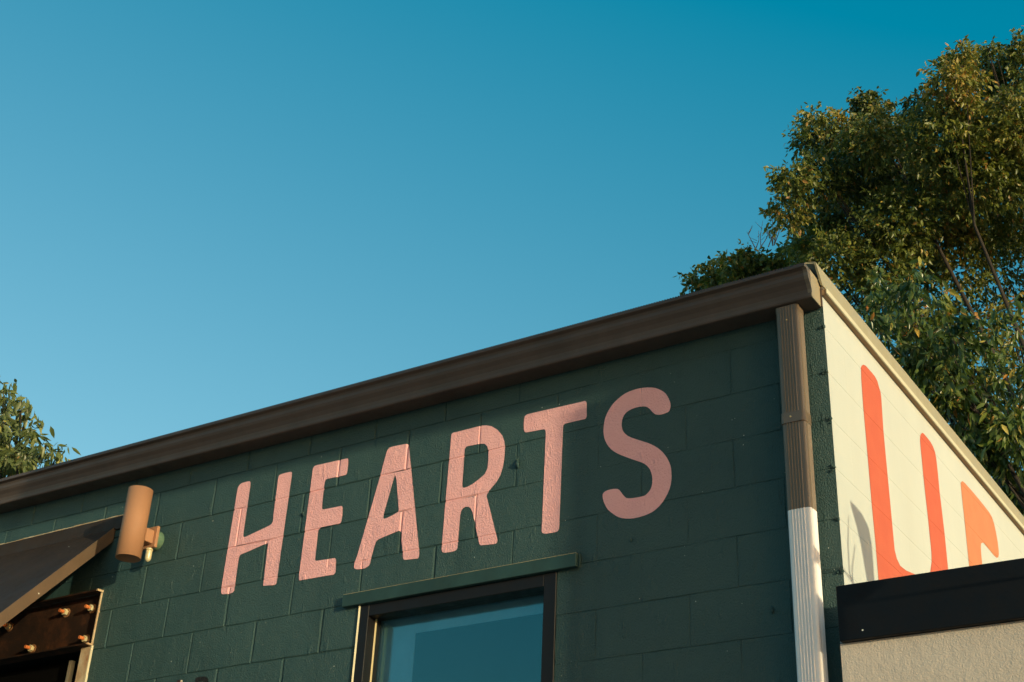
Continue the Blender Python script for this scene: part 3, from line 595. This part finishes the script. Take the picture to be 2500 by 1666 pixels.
# back leg of the trough
MB().add([(GX0,-.0065,gz(GX0)),(GX1,-.0065,gz(GX1)),(GX1,-.0065,gz(GX1)+.13),(GX0,-.0065,gz(GX0)+.13),
          (GX0,-.005,gz(GX0)),(GX1,-.005,gz(GX1)),(GX1,-.005,gz(GX1)+.13),(GX0,-.005,gz(GX0)+.13)],
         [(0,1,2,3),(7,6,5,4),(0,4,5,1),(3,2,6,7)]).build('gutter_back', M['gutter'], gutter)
zc = gz(0)
cap = [(y, zc + z) for y, z in GP] + [(-.010, zc+.118), (-.010, zc+.085), (-.0065, zc+.085)]
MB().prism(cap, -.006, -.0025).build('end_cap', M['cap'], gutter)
fl = [(-.108,.018),(-.112,.034),(-.122,.052),(-.136,.068),(-.1415,.080),(-.143,.094),(-.148,.104),(-.160,.109)]
mb = MB()
for (y0, z0), (y1, z1) in zip(fl[:-1], fl[1:]):     # crimped lip of the end cap over the gutter's front
    mb.add([(-.018, y0-.0015, zc+z0), (-.001, y0-.0015, zc+z0), (-.001, y1-.0015, zc+z1), (-.018, y1-.0015, zc+z1)], [(0,1,2,3)])
    mb.add([(-.001, y0-.0015, zc+z0), (-.001, y0+.002, zc+z0), (-.001, y1+.002, zc+z1), (-.001, y1-.0015, zc+z1)], [(0,1,2,3)])
mb.build('cap_crimp', M['brown'], gutter)
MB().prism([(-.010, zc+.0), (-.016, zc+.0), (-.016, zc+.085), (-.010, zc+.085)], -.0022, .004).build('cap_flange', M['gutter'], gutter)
# slip joint in the gutter front
xs = -1.05
seam = MB()
for (y0, z0), (y1, z1) in zip(GP[2:-1], GP[3:]):
    seam.add([(xs-.0, y0-.0012, gz(xs)+z0-.0004), (xs+.035, y0-.0012, gz(xs+.035)+z0-.0004), (xs+.035, y1-.0012, gz(xs+.035)+z1), (xs, y1-.0012, gz(xs)+z1)], [(0,1,2,3)])
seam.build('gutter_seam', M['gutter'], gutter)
# perforated leaf guard: its cut edge shows as a row of small teeth over the lip
lg = MB()
x = GX0
while x < GX1 - .01:
    z = gz(x) + .1262
    lg.box((x, -.1645, z), (x + .0065, -.150, z + .0034))
    x += .0125
lg.add([(GX0,-.1655,gz(GX0)+.1258),(GX1,-.1655,gz(GX1)+.1258),(GX1,-.008,gz(GX1)+.1335),(GX0,-.008,gz(GX0)+.1335)], [(0,1,2,3)])
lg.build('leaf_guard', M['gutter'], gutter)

# ------------------------------------------------------------------ downspout
def spout_outline(x0, x1, y0, y1, r, ribs=True):
    P = []
    def arc(cx, cy, a0):
        for k in range(6):
            a = a0 + math.pi/2*k/5
            P.append((cx + r*math.cos(a), cy + r*math.sin(a)))
    # start at front left going right (front is y0)
    arc(x0+r, y0+r, math.pi)
    if ribs:
        w = x1 - x0
        for k in range(5):
            c = x0 + w*(.235 + .125*k)
            P.extend([(c-.0032, y0), (c-.0012, y0-.0034), (c+.0012, y0-.0034), (c+.0032, y0)])
    arc(x1-r, y0+r, -math.pi/2)
    if ribs:
        for k in range(3):
            c = y0 + (y1-y0)*(.42 + .17*k)
            P.extend([(x1, c-.0026), (x1+.0022, c-.0008), (x1+.0022, c+.0008), (x1, c+.0026)])
    arc(x1-r, y1-r, 0)
    arc(x0+r, y1-r, math.pi/2)
    return P
DS = (-.1675, -.0735, -.090, -.018)
dspout = empty('downspout', (-.12, -.05, 0)); dspout.parent = shop; dspout.matrix_parent_inverse = Matrix.Translation(-world_loc(shop))
o1 = spout_outline(*DS, .013)
MB().prism(o1, Z0 - .786, Z0 + .083, axis='z', caps=False).build('upper_pipe', M['brown'], dspout)
MB().prism(o1, .30, Z0 - .786, axis='z', caps=False).build('lower_pipe', M['white'], dspout)
o2 = spout_outline(DS[0]-.0022, DS[1]+.0022, DS[2]-.0055, DS[3]+.002, .014, ribs=False)
MB().prism(o2, Z0 - .432, Z0 - .388, axis='z').build('strap', M['brown'], dspout)
MB().prism(spout_outline(DS[0]-.0015, DS[1]+.0015, DS[2]-.0015, DS[3], .013, False), Z0 + .062, Z0 + .0835, axis='z', caps=False).build('outlet_collar', M['brown'], dspout)
for (sx, sz) in ((-.128, -.408), (-.121, .018)):
    c = Vector((sx, DS[2] - (.0062 if sz < -.1 else .0035), Z0 + sz))
    MB().tube([c + Vector((0, .002, 0)), c + Vector((0, -.0005, 0)), c + Vector((0, -.0022, 0))], [.0042, .0042, .0022], 8).build('screw', M['nut'], dspout)

# ------------------------------------------------------------------ window in the front wall
win = empty('window', (-1.73, 0, Z0 - 2.1)); win.parent = shop; win.matrix_parent_inverse = Matrix.Translation(-world_loc(shop))
WX0, WX1, WT, WB = -2.244, -1.2165, Z0 - .8305, Z0 - 2.098
IX0, IX1, IT = -2.194, -1.276, Z0 - .884
fy0, fy1 = -.006, .046
MB().box((WX0, fy0, WB), (IX0, fy1, WT), bev=.002).build('frame_jamb', M['frame'], win)
MB().box((IX1, fy0, WB), (WX1, fy1, WT), bev=.002).build('frame_jamb', M['frame'], win)
MB().box((IX0 + .0005, fy0 + .001, IT), (IX1 - .0005, fy1, WT - .001), bev=.002).build('frame_head', M['frame'], win)
MB().box((IX0 - .004, fy1 + .001, WB), (IX0 + .004, .058, IT + .004), bev=.003).build('glazing_bead', M['frame_tan'], win)
MB().box((IX0 - .02, .059, WB), (IX0 + .0015, .084, IT + .02)).box((IX1 - .0015, .047, WB), (IX1 + .02, .084, IT + .02)).box((IX0 - .02, .047, IT + .0005), (IX1 + .02, .084, IT + .025)).build('glazing_channel', M['frame'], win)
MB().box((IX0 - .012, .086, WB), (IX1 + .012, .092, IT + .015)).build('pane', M['glass'], win)
MB().box((IX0 - .02, .096, WB), (IX0 + .002, .34, IT + .02)).box((IX1 - .002, .096, WB), (IX1 + .02, .34, IT + .02)).box((IX0 + .0025, .096, IT + .004), (IX1 - .0025, .34, IT + .02)).build('inner_reveal', M['reveal'], win)
cj = MB()
for k in range(24):                                        # hand-run bead of caulk beside the frame
    za, zb = WB + (WT-WB)*k/24, WB + (WT-WB)*(k+1)/24
    w = RND.uniform(.004, .008)
    cj.add([(WX0-w-.004,-.0005,za),(WX0-.0055,-.0105,za),(WX0+.0015,-.0063,za),(WX0-w-.004,-.0005,zb),(WX0-.0055,-.0105,zb),(WX0+.0015,-.0063,zb)], [(0,1,4,3),(1,2,5,4)])
cj.build('caulk_bead', M['caulk'], win)
lint = MB().box((-2.338, -.027, Z0 - .829), (-1.112, -.0015, Z0 - .772), bev=.0018).build('window_lintel', M['green_trim'], shop)
MB().box((-2.336, -.0262, Z0 - .7726), (-1.114, -.002, Z0 - .7708)).build('worn_edge', M['bare_wood'], lint)
ce = MB().tube([(-1.109, -.004, Z0-.765), (-1.105, -.008, Z0-.785), (-1.106, -.007, Z0-.810), (-1.110, -.004, Z0-.833)], [.003, .006, .006, .003], 6)
for k in range(26):
    x = RND.uniform(-2.3, -1.13); z = Z0 - .771
    ce.tube([(x-.006, -.002, z), (x, -.005, z + RND.uniform(.001, .005)), (x+.006, -.002, z)], [.0015, RND.uniform(.002, .004), .0015], 5)
ce.build('caulk_drips', M['green_trim'], lint)
MB().box((IX0 + .003, .105, WB), (IX0 + .185, .110, IT + .003)).box((IX0 + .1855, .105, IT - .072), (IX1 - .003, .110, IT + .003)).build('reflection_border', M['reflection'], win)  # pale panel behind the pane, painted to stand in for the double reflection
MB().box((IX0 + .16, .1105, WB), (IX1 - .003, .114, IT - .05)).build('dark_core', M['dark'], win)  # added dark sheet for the dark core of the glass
# dark room behind
MB().box((XL+.21, DEPTH-.25, .01), (-.21, DEPTH-.21, WALL_TOP-.02)).build('interior_wall', M['dark'], shop)
MB().box((XL+.21, .21, .003), (-.21, DEPTH-.26, .02)).build('interior_floor', M['dark'], shop)

# ------------------------------------------------------------------ steel channel over the shop opening
steel = empty('steel_header', (-5.1, 0, Z0 - .79), 'rusty steel channel header with bolts over the dark opening under the brown canopy', 'steel beam')
SX0, SX1 = -6.25, -4.014
st, sb = Z0 - .4965, Z0 - .790
MB().box((SX0, .030, sb + .008), (SX1, .040, st - .008)).build('web', M['rust'], steel)
MB().box((SX0, -.036, st - .008), (SX1 + .001, .040, st)).build('flange', M['rust'], steel)
MB().box((SX0, -.036, sb), (SX1 + .001, .040, sb + .008)).build('flange', M['rust'], steel)
ed = MB()
ed.box((SX1 - .004, -.0075, sb + .009), (SX1 + .006, .0295, st - .009), bev=.002)
ed.add([(SX1-.004,-.0365,st-.0095),(SX1+.006,-.0365,st-.0095),(SX1+.012,.03,st-.0095),(SX1+.012,.03,st+.002),(SX1-.004,-.0365,st+.0015),(SX1+.006,-.0365,st+.0015)],
       [(0,1,5,4),(1,2,3,5)])
ed.box((SX1 - .006, -.0375, sb - .001), (SX1 + .008, .022, sb + .0085), bev=.002)
ed.build('flaked_edge', M['rust_edge'], steel)
MB().box((SX0, -.0375, st - .0085), (SX1 - .006, -.0362, st - .001)).box((SX0, -.0375, sb + .001), (SX1 - .007, -.0362, sb + .007)).build('flange_lip', M['rust'], steel)
def bolt(x, z):
    b = empty('bolt', (x, .03, z)); b.parent = steel; b.matrix_parent_inverse = Matrix.Translation(-world_loc(steel))
    MB().tube([(x, .0295, z), (x, .0255, z)], [.026, .026], 20, smooth=False).build('washer', M['washer'], b)
    a0 = .25 + RND.uniform(-.2, .2)
    n6 = [(x + .0175*math.cos(a0 + k*math.pi/3), z + .0175*math.sin(a0 + k*math.pi/3)) for k in range(6)]
    MB().prism(n6, .0253, .006, axis='y').build('nut', M['nut'], b)
    pts, rr = [], []
    for k in range(9):
        pts.append((x, .0058 - .0034*k, z)); rr.append(.0088 if k % 2 == 0 else .0098)
    MB().tube(pts, rr, 10, smooth=False).build('threaded_rod', M['rod'], b)
for x, z in ((-4.100, -.572), (-4.303, -.566), (-4.522, -.735), (-4.758, -.583), (-4.100, -.738), (-4.95, -.735), (-5.2, -.58), (-5.4, -.735)):
    bolt(x, Z0 + z)
post = MB().box((-4.088, -.004, 0), (-4.0155, .05, sb - .002), bev=.002).build('steel_post', M['rust_edge'], steel)
cb = MB()
for k in range(20):
    za, zb = .5 + (sb-.5)*k/20, .5 + (sb-.5)*(k+1)/20
    w = RND.uniform(.004, .009)
    cb.add([(-4.016,-.0045,za),(-4.016+w,-.0055,za),(-4.006+w,-.0005,za),(-4.016,-.0045,zb),(-4.016+w,-.0055,zb),(-4.006+w,-.0005,zb)], [(0,1,4,3),(1,2,5,4)])
cb.build('caulk_bead', M['caulk'], steel)
# door edge, and added dark panels standing in for the unlit interior
MB().box((-6.2, .105, .02), (-4.256, .125, sb - .02)).build('dark_backing', M['black'], shop)
MB().box((-4.268, .078, .02), (-4.246, .1045, sb - .025), bev=.002).build('door_edge', M['caulk'], shop)
MB().box((-6.2, .215, .02), (-4.02, .235, sb + .28)).build('dark_screen', M['dark'], shop)

# ------------------------------------------------------------------ canopy over the opening
canopy = empty('canopy', (-5.2, -.3, Z0 - .9), 'sloping dark brown metal canopy below the wall lamp at the left', 'awning')
CX0, CX1, SL = -6.3, -4.0, 1.115
cy = lambda y: Z0 - .145 + SL*y            # height of the sheet at a distance -y from the wall
yo = -.95
MB().add([(CX0,-.006,cy(-.006)),(CX1-.004,-.006,cy(-.006)),(CX1-.004,yo,cy(yo)),(CX0,yo,cy(yo)),
          (CX0,-.006,cy(-.006)-.07),(CX1-.004,-.006,cy(-.006)-.07),(CX1-.004,yo,cy(yo)-.07),(CX0,yo,cy(yo)-.07)],
         [(0,1,2,3)[::-1],(7,6,5,4)[::-1],(0,4,5,1)[::-1],(2,6,7,3)[::-1],(0,3,7,4)[::-1]]).build('canopy_sheet', M['canopy'], canopy)
MB().add([(CX1-.004,-.006,cy(-.006)+.012),(CX1,-.006,cy(-.006)+.012),(CX1,yo,cy(yo)+.012),(CX1-.004,yo,cy(yo)+.012),
          (CX1-.004,-.006,cy(-.006)-.075),(CX1,-.006,cy(-.006)-.075),(CX1,yo,cy(yo)-.075),(CX1-.004,yo,cy(yo)-.075)],
         [(0,1,2,3)[::-1],(1,5,6,2)[::-1],(0,3,7,4)[::-1],(4,7,6,5)[::-1],(2,6,7,3)[::-1],(0,4,5,1)[::-1]]).build('side_rim', M['canopy_rim'], canopy)
MB().box((CX0, -.012, cy(-.006)-.01), (-3.955, -.0012, Z0 - .086), bev=.002).build('wall_flashing', M['canopy'], canopy)
fe = MB()
x = CX0
while x < -3.96:
    w = RND.uniform(.02, .06); h = RND.uniform(.003, .007)
    fe.box((x, -.0125, Z0-.0865), (min(x+w, -3.956), -.001, Z0-.0865+h))
    x += w + .0005
fe.build('sealant_edge', M['rust_edge'], canopy)

# ------------------------------------------------------------------ wall lamp
lamp = empty('wall_lamp', (-3.66, 0, Z0 - .28), 'copper brown cylinder wall lamp beside the canopy, left of the H', 'wall lamp')
LX, LY, LR, LZ0, LZ1 = -3.66, -.170, .0635, Z0 - .430, Z0 - .058
def cyl(mb, r0, r1, z0, z1, n=48):
    v, f = [], []
    for k in range(n):
        a = 2*math.pi*k/n; cs, sn = math.cos(a), math.sin(a)
        v += [(LX+r1*cs, LY+r1*sn, z0), (LX+r1*cs, LY+r1*sn, z1), (LX+r0*cs, LY+r0*sn, z1), (LX+r0*cs, LY+r0*sn, z0)]
    for k in range(n):
        b, c = 4*k, 4*((k+1) % n)
        for i in range(4): f.append((b+i, c+i, c+(i+1) % 4, b+(i+1) % 4)[::-1])
    return mb.add(v, f, 0, False)
cm = cyl(MB(), LR - .003, LR, LZ0, LZ1, 64).build('lamp_shade', M['lamp'], lamp)
for p in cm.data.polygons: p.use_smooth = abs(p.normal.z) < .5 and p.center.xy.length > 0
v = [(LX + (LR-.004)*math.cos(2*math.pi*k/32), LY + (LR-.004)*math.sin(2*math.pi*k/32), LZ0+.065) for k in range(32)]
MB().add(v, [tuple(range(32))[::-1]]).add([(a, b, c + .003) for a, b, c in v], [tuple(range(32))]).build('lens', M['lamp_in'], lamp)
v = [(a, b, LZ1 - .004) for a, b, c in v]
MB().add(v, [tuple(range(32))]).add([(a, b, c - .003) for a, b, c in v], [tuple(range(32))[::-1]]).build('top_cap', M['lamp'], lamp)
MB().box((LX - .038, -.115, Z0 - .322), (LX + .038, -.0635, Z0 - .252), bev=.002).build('bracket_arm', M['lamp'], lamp)
MB().box((LX - .056, -.063, Z0 - .341), (LX + .056, -.045, Z0 - .226), bev=.003).build('back_plate', M['lamp'], lamp)
MB().tube([(LX, -.0447, Z0 - .283), (LX, -.006, Z0 - .283), (LX, -.001, Z0 - .283)], [.051, .053, .050], 28).build('junction_box', M['box_green'], lamp)
cap_ = MB().tube([(LX+.010, -.052, Z0-.3415), (LX+.010, -.052, Z0-.352), (LX+.010, -.052, Z0-.3525)], [.0185, .0185, .016], 20).tube(
    [(LX+.010, -.052, Z0-.3527), (LX+.010, -.052, Z0-.395), (LX+.010, -.052, Z0-.404), (LX+.010, -.052, Z0-.4095), (LX+.010, -.052, Z0-.4115)], [.0165, .0163, .013, .0075, .001], 20)
cap_.build('photocell', M['capsule'], lamp)

# ------------------------------------------------------------------ small things on the green wall
blob_ = MB()
for (x, z, r) in ((-1.432, -.302, .012), (-1.434, -.285, .007), (-2.66, -.31, .008), (-.87, -.75, .006), (-.28, -1.125, .008)):
    blob_.tube([(x, .002, Z0+z+r*1.6), (x, -.5*r, Z0+z+.8*r), (x, -1.0*r, Z0+z), (x, -.4*r, Z0+z-1.2*r), (x, .002, Z0+z-2*r)], [.001, .6*r, .75*r, .55*r, .001], 8)
blob_.build('mortar_blob', M['green'], front)
lump = MB()                                             # mortar squeezed out of the beds at the corner of the two walls
rl = random.Random(5)
for k in range(-1, 7):
    for j in range(9):
        x, z = -rl.uniform(.001, .022)*rl.uniform(.2, 1), Z0 - k*H + rl.gauss(0, .007)
        r = rl.uniform(.0025, .006)
        lump.tube([(x-r*.9, .002, z-r*.3), (x-r*.3, -r*.55, z), (x+r*.4, -r*.4, z+r*.3), (x+r*.8, .002, z+r*.2)], [r*.35, r*.9, r*.8, r*.3], 6)
lump.build('corner_mortar', M['green'], front)

# ------------------------------------------------------------------ neighbouring lower building
nb = empty('neighbor_building', (4.0, 2.5, 0), 'low beige stucco building with black parapet fascia against the cream wall', 'building')
NT_ = Z0 - 1.314
MB().box((.0045, -.1, .121), (8.0, 4.0, NT_ - .001)).build('stucco_wall', M['stucco'], nb)
MB().box((.013, -.127, NT_), (8.03, -.098, Z0 - 1.116), bev=.002).build('fascia', M['fascia'], nb)
MB().box((.004, -.0975, NT_ + .002), (8.0, 4.0, NT_ + .12)).build('roof', M['roof'], nb)

# ------------------------------------------------------------------ unseen added sign to the right (throws the wide shade on the wall)
sg = empty('shade_board', (4.975, -2.2, .12), 'unseen added grey shade sign on a square post out in front of the stucco building', 'blocker')
zb_ = Z0 + .602
MB().box((4.835, -2.331, .121), (5.090, -2.069, zb_ - .002), bev=.006).build('post', M['blocker'], sg)
pz = Z0 + .46
pole = empty('shade_pole', (1.28, -.63, .12), 'unseen grey steel pole added for shade on the pavement in front of the stucco building', 'pole')  # added out of view to shade the downspout front
MB().tube([(1.28, -.63, .121), (1.28, -.63, 2.2), (1.28, -.63, pz)], [.025, .025, .025], 16, cap=False).build('shaft', M['blocker'], pole)
MB().tube([(1.28, -.63, pz), (1.28, -.63, pz+.012), (1.28, -.63, pz+.02)], [.027, .027, .012], 16, smooth=False).build('cap', M['blocker'], pole)
p0, p1 = Vector((.15, -1.96, 0)), Vector((5.26, -2.2, 0))
t = (p1-p0).normalized(); nrm = Vector((-t.y, t.x, 0))*.04
zb, zt = Z0 + .602, Z0 + 1.45
bv = [p0-nrm, p1-nrm, p1+nrm, p0+nrm]
MB().add([(p.x, p.y, zb) for p in bv] + [(p.x, p.y, zt) for p in bv], [(3,2,1,0),(4,5,6,7),(0,1,5,4),(1,2,6,5),(2,3,7,6),(3,0,4,7)]).build('panel', M['blocker'], sg)

# ------------------------------------------------------------------ unseen plant added on the low roof, its leaves shaped to shade the cream wall
pl = empty('shade_plant', (1.66, -.62, NT_ + .122), 'unseen added plant with long drooping shade leaves on the low stucco roof beside the cream wall', 'plant')
pot = MB().tube([(1.66, .12, NT_+.122), (1.66, .12, NT_+.15), (1.66, .12, NT_+.34), (1.66, .12, NT_+.36)], [.11, .12, .15, .15], 20, smooth=False)
pot.build('pot', M['stucco'], pl)
for rows in SHADE_LEAVES:
    vs = []
    for a, b in rows:
        a, b = Vector(a), Vector(b); m = (a+b)/2 + Vector((.012, 0, 0))
        vs += [a, m, b]
    fs = []
    for k in range(len(rows)-1): fs += [(3*k, 3*k+1, 3*k+4, 3*k+3), (3*k+1, 3*k+2, 3*k+5, 3*k+4)]
    MB().add(vs, fs, 0, True).build('leaf', M['leaf_plain'], pl)
    e = Vector(vs[-2])
    MB().tube([(1.66, .12, NT_+.34), (1.65, (e.y+.12)/2, e.z-.12), e], [.010, .008, .004], 6).build('stem', M['leaf_plain'], pl)
for pts in ([(1.66,.12,NT_+.34),(1.624,-.40,3.38),(1.624,-.561,3.532),(1.624,-.554,3.645),(1.624,-.52,3.771)], [(1.66,.12,NT_+.34),(1.624,-.40,3.36),(1.624,-.536,3.416),(1.624,-.531,3.557),(1.624,-.473,3.673)]):
    MB().tube(pts, [.009,.008,.007,.006,.003], 6).build('stem', M['leaf_plain'], pl)

# ------------------------------------------------------------------ trees
def foliage(name, blobs, parent, mat, L, per_m2, seed, droop=.75, slim=.36, kind='stuff', singles=0):
    rs = np.random.RandomState(seed)
    base, dirs, lens, tint = [], [], [], []
    for (x, y, z, r, dens) in blobs:
        n_sh = max(3, int(per_m2*dens*math.pi*r*r/8))
        d = rs.normal(size=(n_sh, 3)); d /= np.linalg.norm(d, axis=1)[:, None]
        rad = r*np.power(rs.uniform(.05, 1., n_sh), .42)*np.where(rs.uniform(size=n_sh) < .10, rs.uniform(1.0, 1.28, n_sh), 1.)
        wob = 1 + .22*np.sin(d[:, 0]*5 + x*3) * np.cos(d[:, 2]*4 + z*2)
        p = np.array([x, y, z]) + d*(rad*wob)[:, None]*np.array([1, 1, .92])
        bt = np.clip(.33 + .2*rs.normal() + .12*rs.normal(size=n_sh), 0, .8)
        for i in range(n_sh):
            k = rs.randint(6, 11)
            out = d[i]*np.array([1, 1, .5]) + rs.normal(size=3)*.5
            out /= np.linalg.norm(out)
            tl = L*rs.uniform(1.6, 3.2)
            for j in range(k):
                t = (j+.5)/k
                q = p[i] + out*tl*(t-.3) + np.array([0, 0, -.25*tl*t*t])
                ld = out*.6 + rs.normal(size=3)*.55 + np.array([0, 0, -droop*rs.uniform(.5, 1.6)])
                base.append(q); dirs.append(ld/np.linalg.norm(ld)); lens.append(L*rs.uniform(.6, 1.2))
                tn = bt[i] + rs.normal()*.13
                if rs.uniform() < .05: tn = rs.uniform(.8, 1.)
                tint.append(tn)
    B, D, Ln, Ti = np.array(base), np.array(dirs), np.array(lens), np.clip(np.array(tint), 0, 1)
    n = len(B)
    U = np.cross(D, rs.normal(size=(n, 3))); U /= np.linalg.norm(U, axis=1)[:, None]
    N = np.cross(U, D)
    W = (Ln*slim*rs.uniform(.8, 1.2, n)*.5)[:, None]
    Lc = Ln[:, None]
    curl = (rs.uniform(-.10, .25, n)*Ln)[:, None]
    v = np.empty((n, 8, 3))
    v[:, 0] = B
    v[:, 1] = B + D*Lc*.33 + U*W*.95 + N*W*.35
    v[:, 2] = B + D*Lc*.33 - U*W*.95 + N*W*.35
    v[:, 3] = B + D*Lc*.35
    v[:, 4] = B + D*Lc*.68 + U*W*.72 + N*W*.3 - N*curl*.35
    v[:, 5] = B + D*Lc*.68 - U*W*.72 + N*W*.3 - N*curl*.35
    v[:, 6] = B + D*Lc*.70 - N*curl*.4
    v[:, 7] = B + D*Lc - N*curl
    tri = np.array([(0,3,1),(0,2,3),(1,3,6),(1,6,4),(2,5,6),(2,6,3),(4,6,7),(6,5,7)])
    def build(idx, nm):
        m = len(idx)
        me = bpy.data.meshes.new(nm)
        F = (tri[None] + (np.arange(m)*8)[:, None, None]).reshape(-1, 3)
        me.vertices.add(m*8); me.vertices.foreach_set('co', v[idx].reshape(-1).astype(np.float32))
        me.loops.add(F.size); me.loops.foreach_set('vertex_index', F.reshape(-1).astype(np.int32))
        me.polygons.add(len(F)); me.polygons.foreach_set('loop_start', (np.arange(len(F))*3).astype(np.int32))
        me.polygons.foreach_set('loop_total', np.full(len(F), 3, np.int32))
        me.update(calc_edges=True)
        at = me.attributes.new('leaf_tint', 'FLOAT', 'POINT')
        at.data.foreach_set('value', np.repeat(Ti[idx], 8).astype(np.float32))
        me.polygons.foreach_set('use_smooth', np.ones(len(F), bool))
        me.materials.append(mat)
        o = bpy.data.objects.new(nm, me); COL.objects.link(o)
        o.parent = parent; o.matrix_parent_inverse = Matrix.Translation(-world_loc(parent))
        return o
    order = np.arange(n)
    if singles:
        cp = np.array(CAM_LOC)
        ctr = B + D*Lc*.5
        dd = np.linalg.norm(ctr - cp, axis=1)
        R = np.array(CAM_R); Uv = np.array(CAM_U); Fw = -np.array(CAM_B)
        q = ctr - cp; zz = q @ Fw
        px = 1250 + CAM_F*(q @ R)/zz; py = 833 - CAM_F*(q @ Uv)/zz
        vis = (px > 20) & (px < 2480) & (py > 0) & (py < 1240)
        score = np.where(vis, Ln/dd + 10*(dd < np.median(dd)), 0)
        top = np.argsort(-score)[:singles]
        for i in top: build(np.array([i]), 'leaf')
        order = np.setdiff1d(order, top)
    o = build(order, name)
    if kind: o['kind'] = kind
    return o, n

def limbs(parent, base, fork, blobs, r0, seed, name='trunk', twigs=True, step=1):
    rs = random.Random(seed)
    base, fork = Vector(base), Vector(fork)
    mb = MB()
    mb.tube([base, base.lerp(fork, .5) + Vector((rs.uniform(-.1,.1), rs.uniform(-.1,.1), 0)), fork], [r0*1.25, r0, r0*.8], 12)
    mb.build(name, M['bark'], parent)
    br = MB()
    for bi, (x, y, z, r, dens) in enumerate(blobs):
        if bi % step: continue
        tip = Vector((x, y, z))
        m1 = fork.lerp(tip, .35) + Vector((rs.uniform(-.3,.3), rs.uniform(-.3,.3), rs.uniform(-.1,.5)))*min(1, (tip-fork).length*.15)
        m2 = fork.lerp(tip, .7) + Vector((rs.uniform(-.3,.3), rs.uniform(-.3,.3), rs.uniform(-.1,.4)))*min(1, (tip-fork).length*.12)
        br.tube([fork, m1, m2, tip], [r0*.45, r0*.28, r0*.15, r0*.05], 7)
        for k in range(3 if twigs else 0):
            q = tip + Vector((rs.uniform(-1,1), rs.uniform(-1,1), rs.uniform(-.5,1)))*r*.9
            br.tube([m2, m2.lerp(q, .6) + Vector((0,0,.05)), q], [r0*.09, r0*.05, r0*.02], 5, cap=False)
    o = br.build('branches', M['bark'], parent)
    return o

counts = {}
def tree(key, label, base, fork, r0, mat, L, per, seed, group=None, step=1, **k):
    t = empty('tree', base, label, 'tree', group)
    limbs(t, base, fork, BLOBS[key], r0, seed, step=step)
    o, n = foliage('crown', BLOBS[key], t, mat, L, per, seed, **k)
    counts[key] = n
    return t
tree('main', 'tall broad tree with olive and bronze leaves rising behind the cream wall', (-1.4, 13.0, 0), (-1.6, 12.8, 7.2), .13, M['leaf'], .088, 3700, 3, slim=.44, step=4)
tree('near', 'nearer tree with long drooping green leaves just above the cream wall rake', (.2, 7.3, 0), (-.2, 7.2, 5.0), .08, M['leaf_near'], .120, 1900, 5, droop=1.2, slim=.34, singles=260, step=2)
bt = tree('bush', 'low dark leafy tree top showing over the gutter left of the tall tree', (-6.2, 14.5, 0), (-6.2, 14.3, 12.2), .08, M['leaf'], .115, 2400, 7, slim=.5)
tree('left', 'tree with slender hanging leaves at the left edge behind the roof', (-8.6, 2.6, 0), (-8.4, 2.4, 4.6), .07, M['leaf_sunlit'], .095, 1500, 9, droop=1.0, slim=.34)
tw = MB()
rs = random.Random(2)
for k in range(9):
    b = Vector((-6.1 + rs.uniform(-.1, .35), 14.0, 14.55)); top = b + Vector((rs.uniform(-.15,.2), rs.uniform(-.1,.1), rs.uniform(.35, .75)))
    tw.tube([b, b.lerp(top, .5) + Vector((rs.uniform(-.04,.04), 0, 0)), top], [.010, .007, .003], 4, cap=False)
    for j in range(3):
        q = b.lerp(top, rs.uniform(.3, .9)); tw.tube([q, q + Vector((rs.uniform(-.15,.15), 0, rs.uniform(.05,.2)))], [.005, .002], 4, cap=False)
tw.build('bare_twigs', M['twig'], bt)

# a few dry leaves caught on the gutter guard
for k in range(3):
    x = -.13 - .024*k; z = gz(x) + .128 + .004*(k % 2); y = -.155 + .012*(k % 3)
    a = RND.uniform(-.5, .5)
    o = MB().add([(x-.022, y, z), (x, y-.008, z+.006+.004*(k % 2)), (x+.020, y+.003, z+.004), (x, y+.009, z+.010)], [(0,1,3),(1,2,3)]).build('dry_leaf', M['dry'])
    tag(o, ('dry orange leaf on the gutter, nearest to its sunlit end cap', 'dry orange leaf on the gutter, middle one of three above the downspout', 'dry orange leaf on the gutter, leftmost of three above the downspout')[k], 'leaf', 'dry leaves on the gutter')
print('leaves', counts)
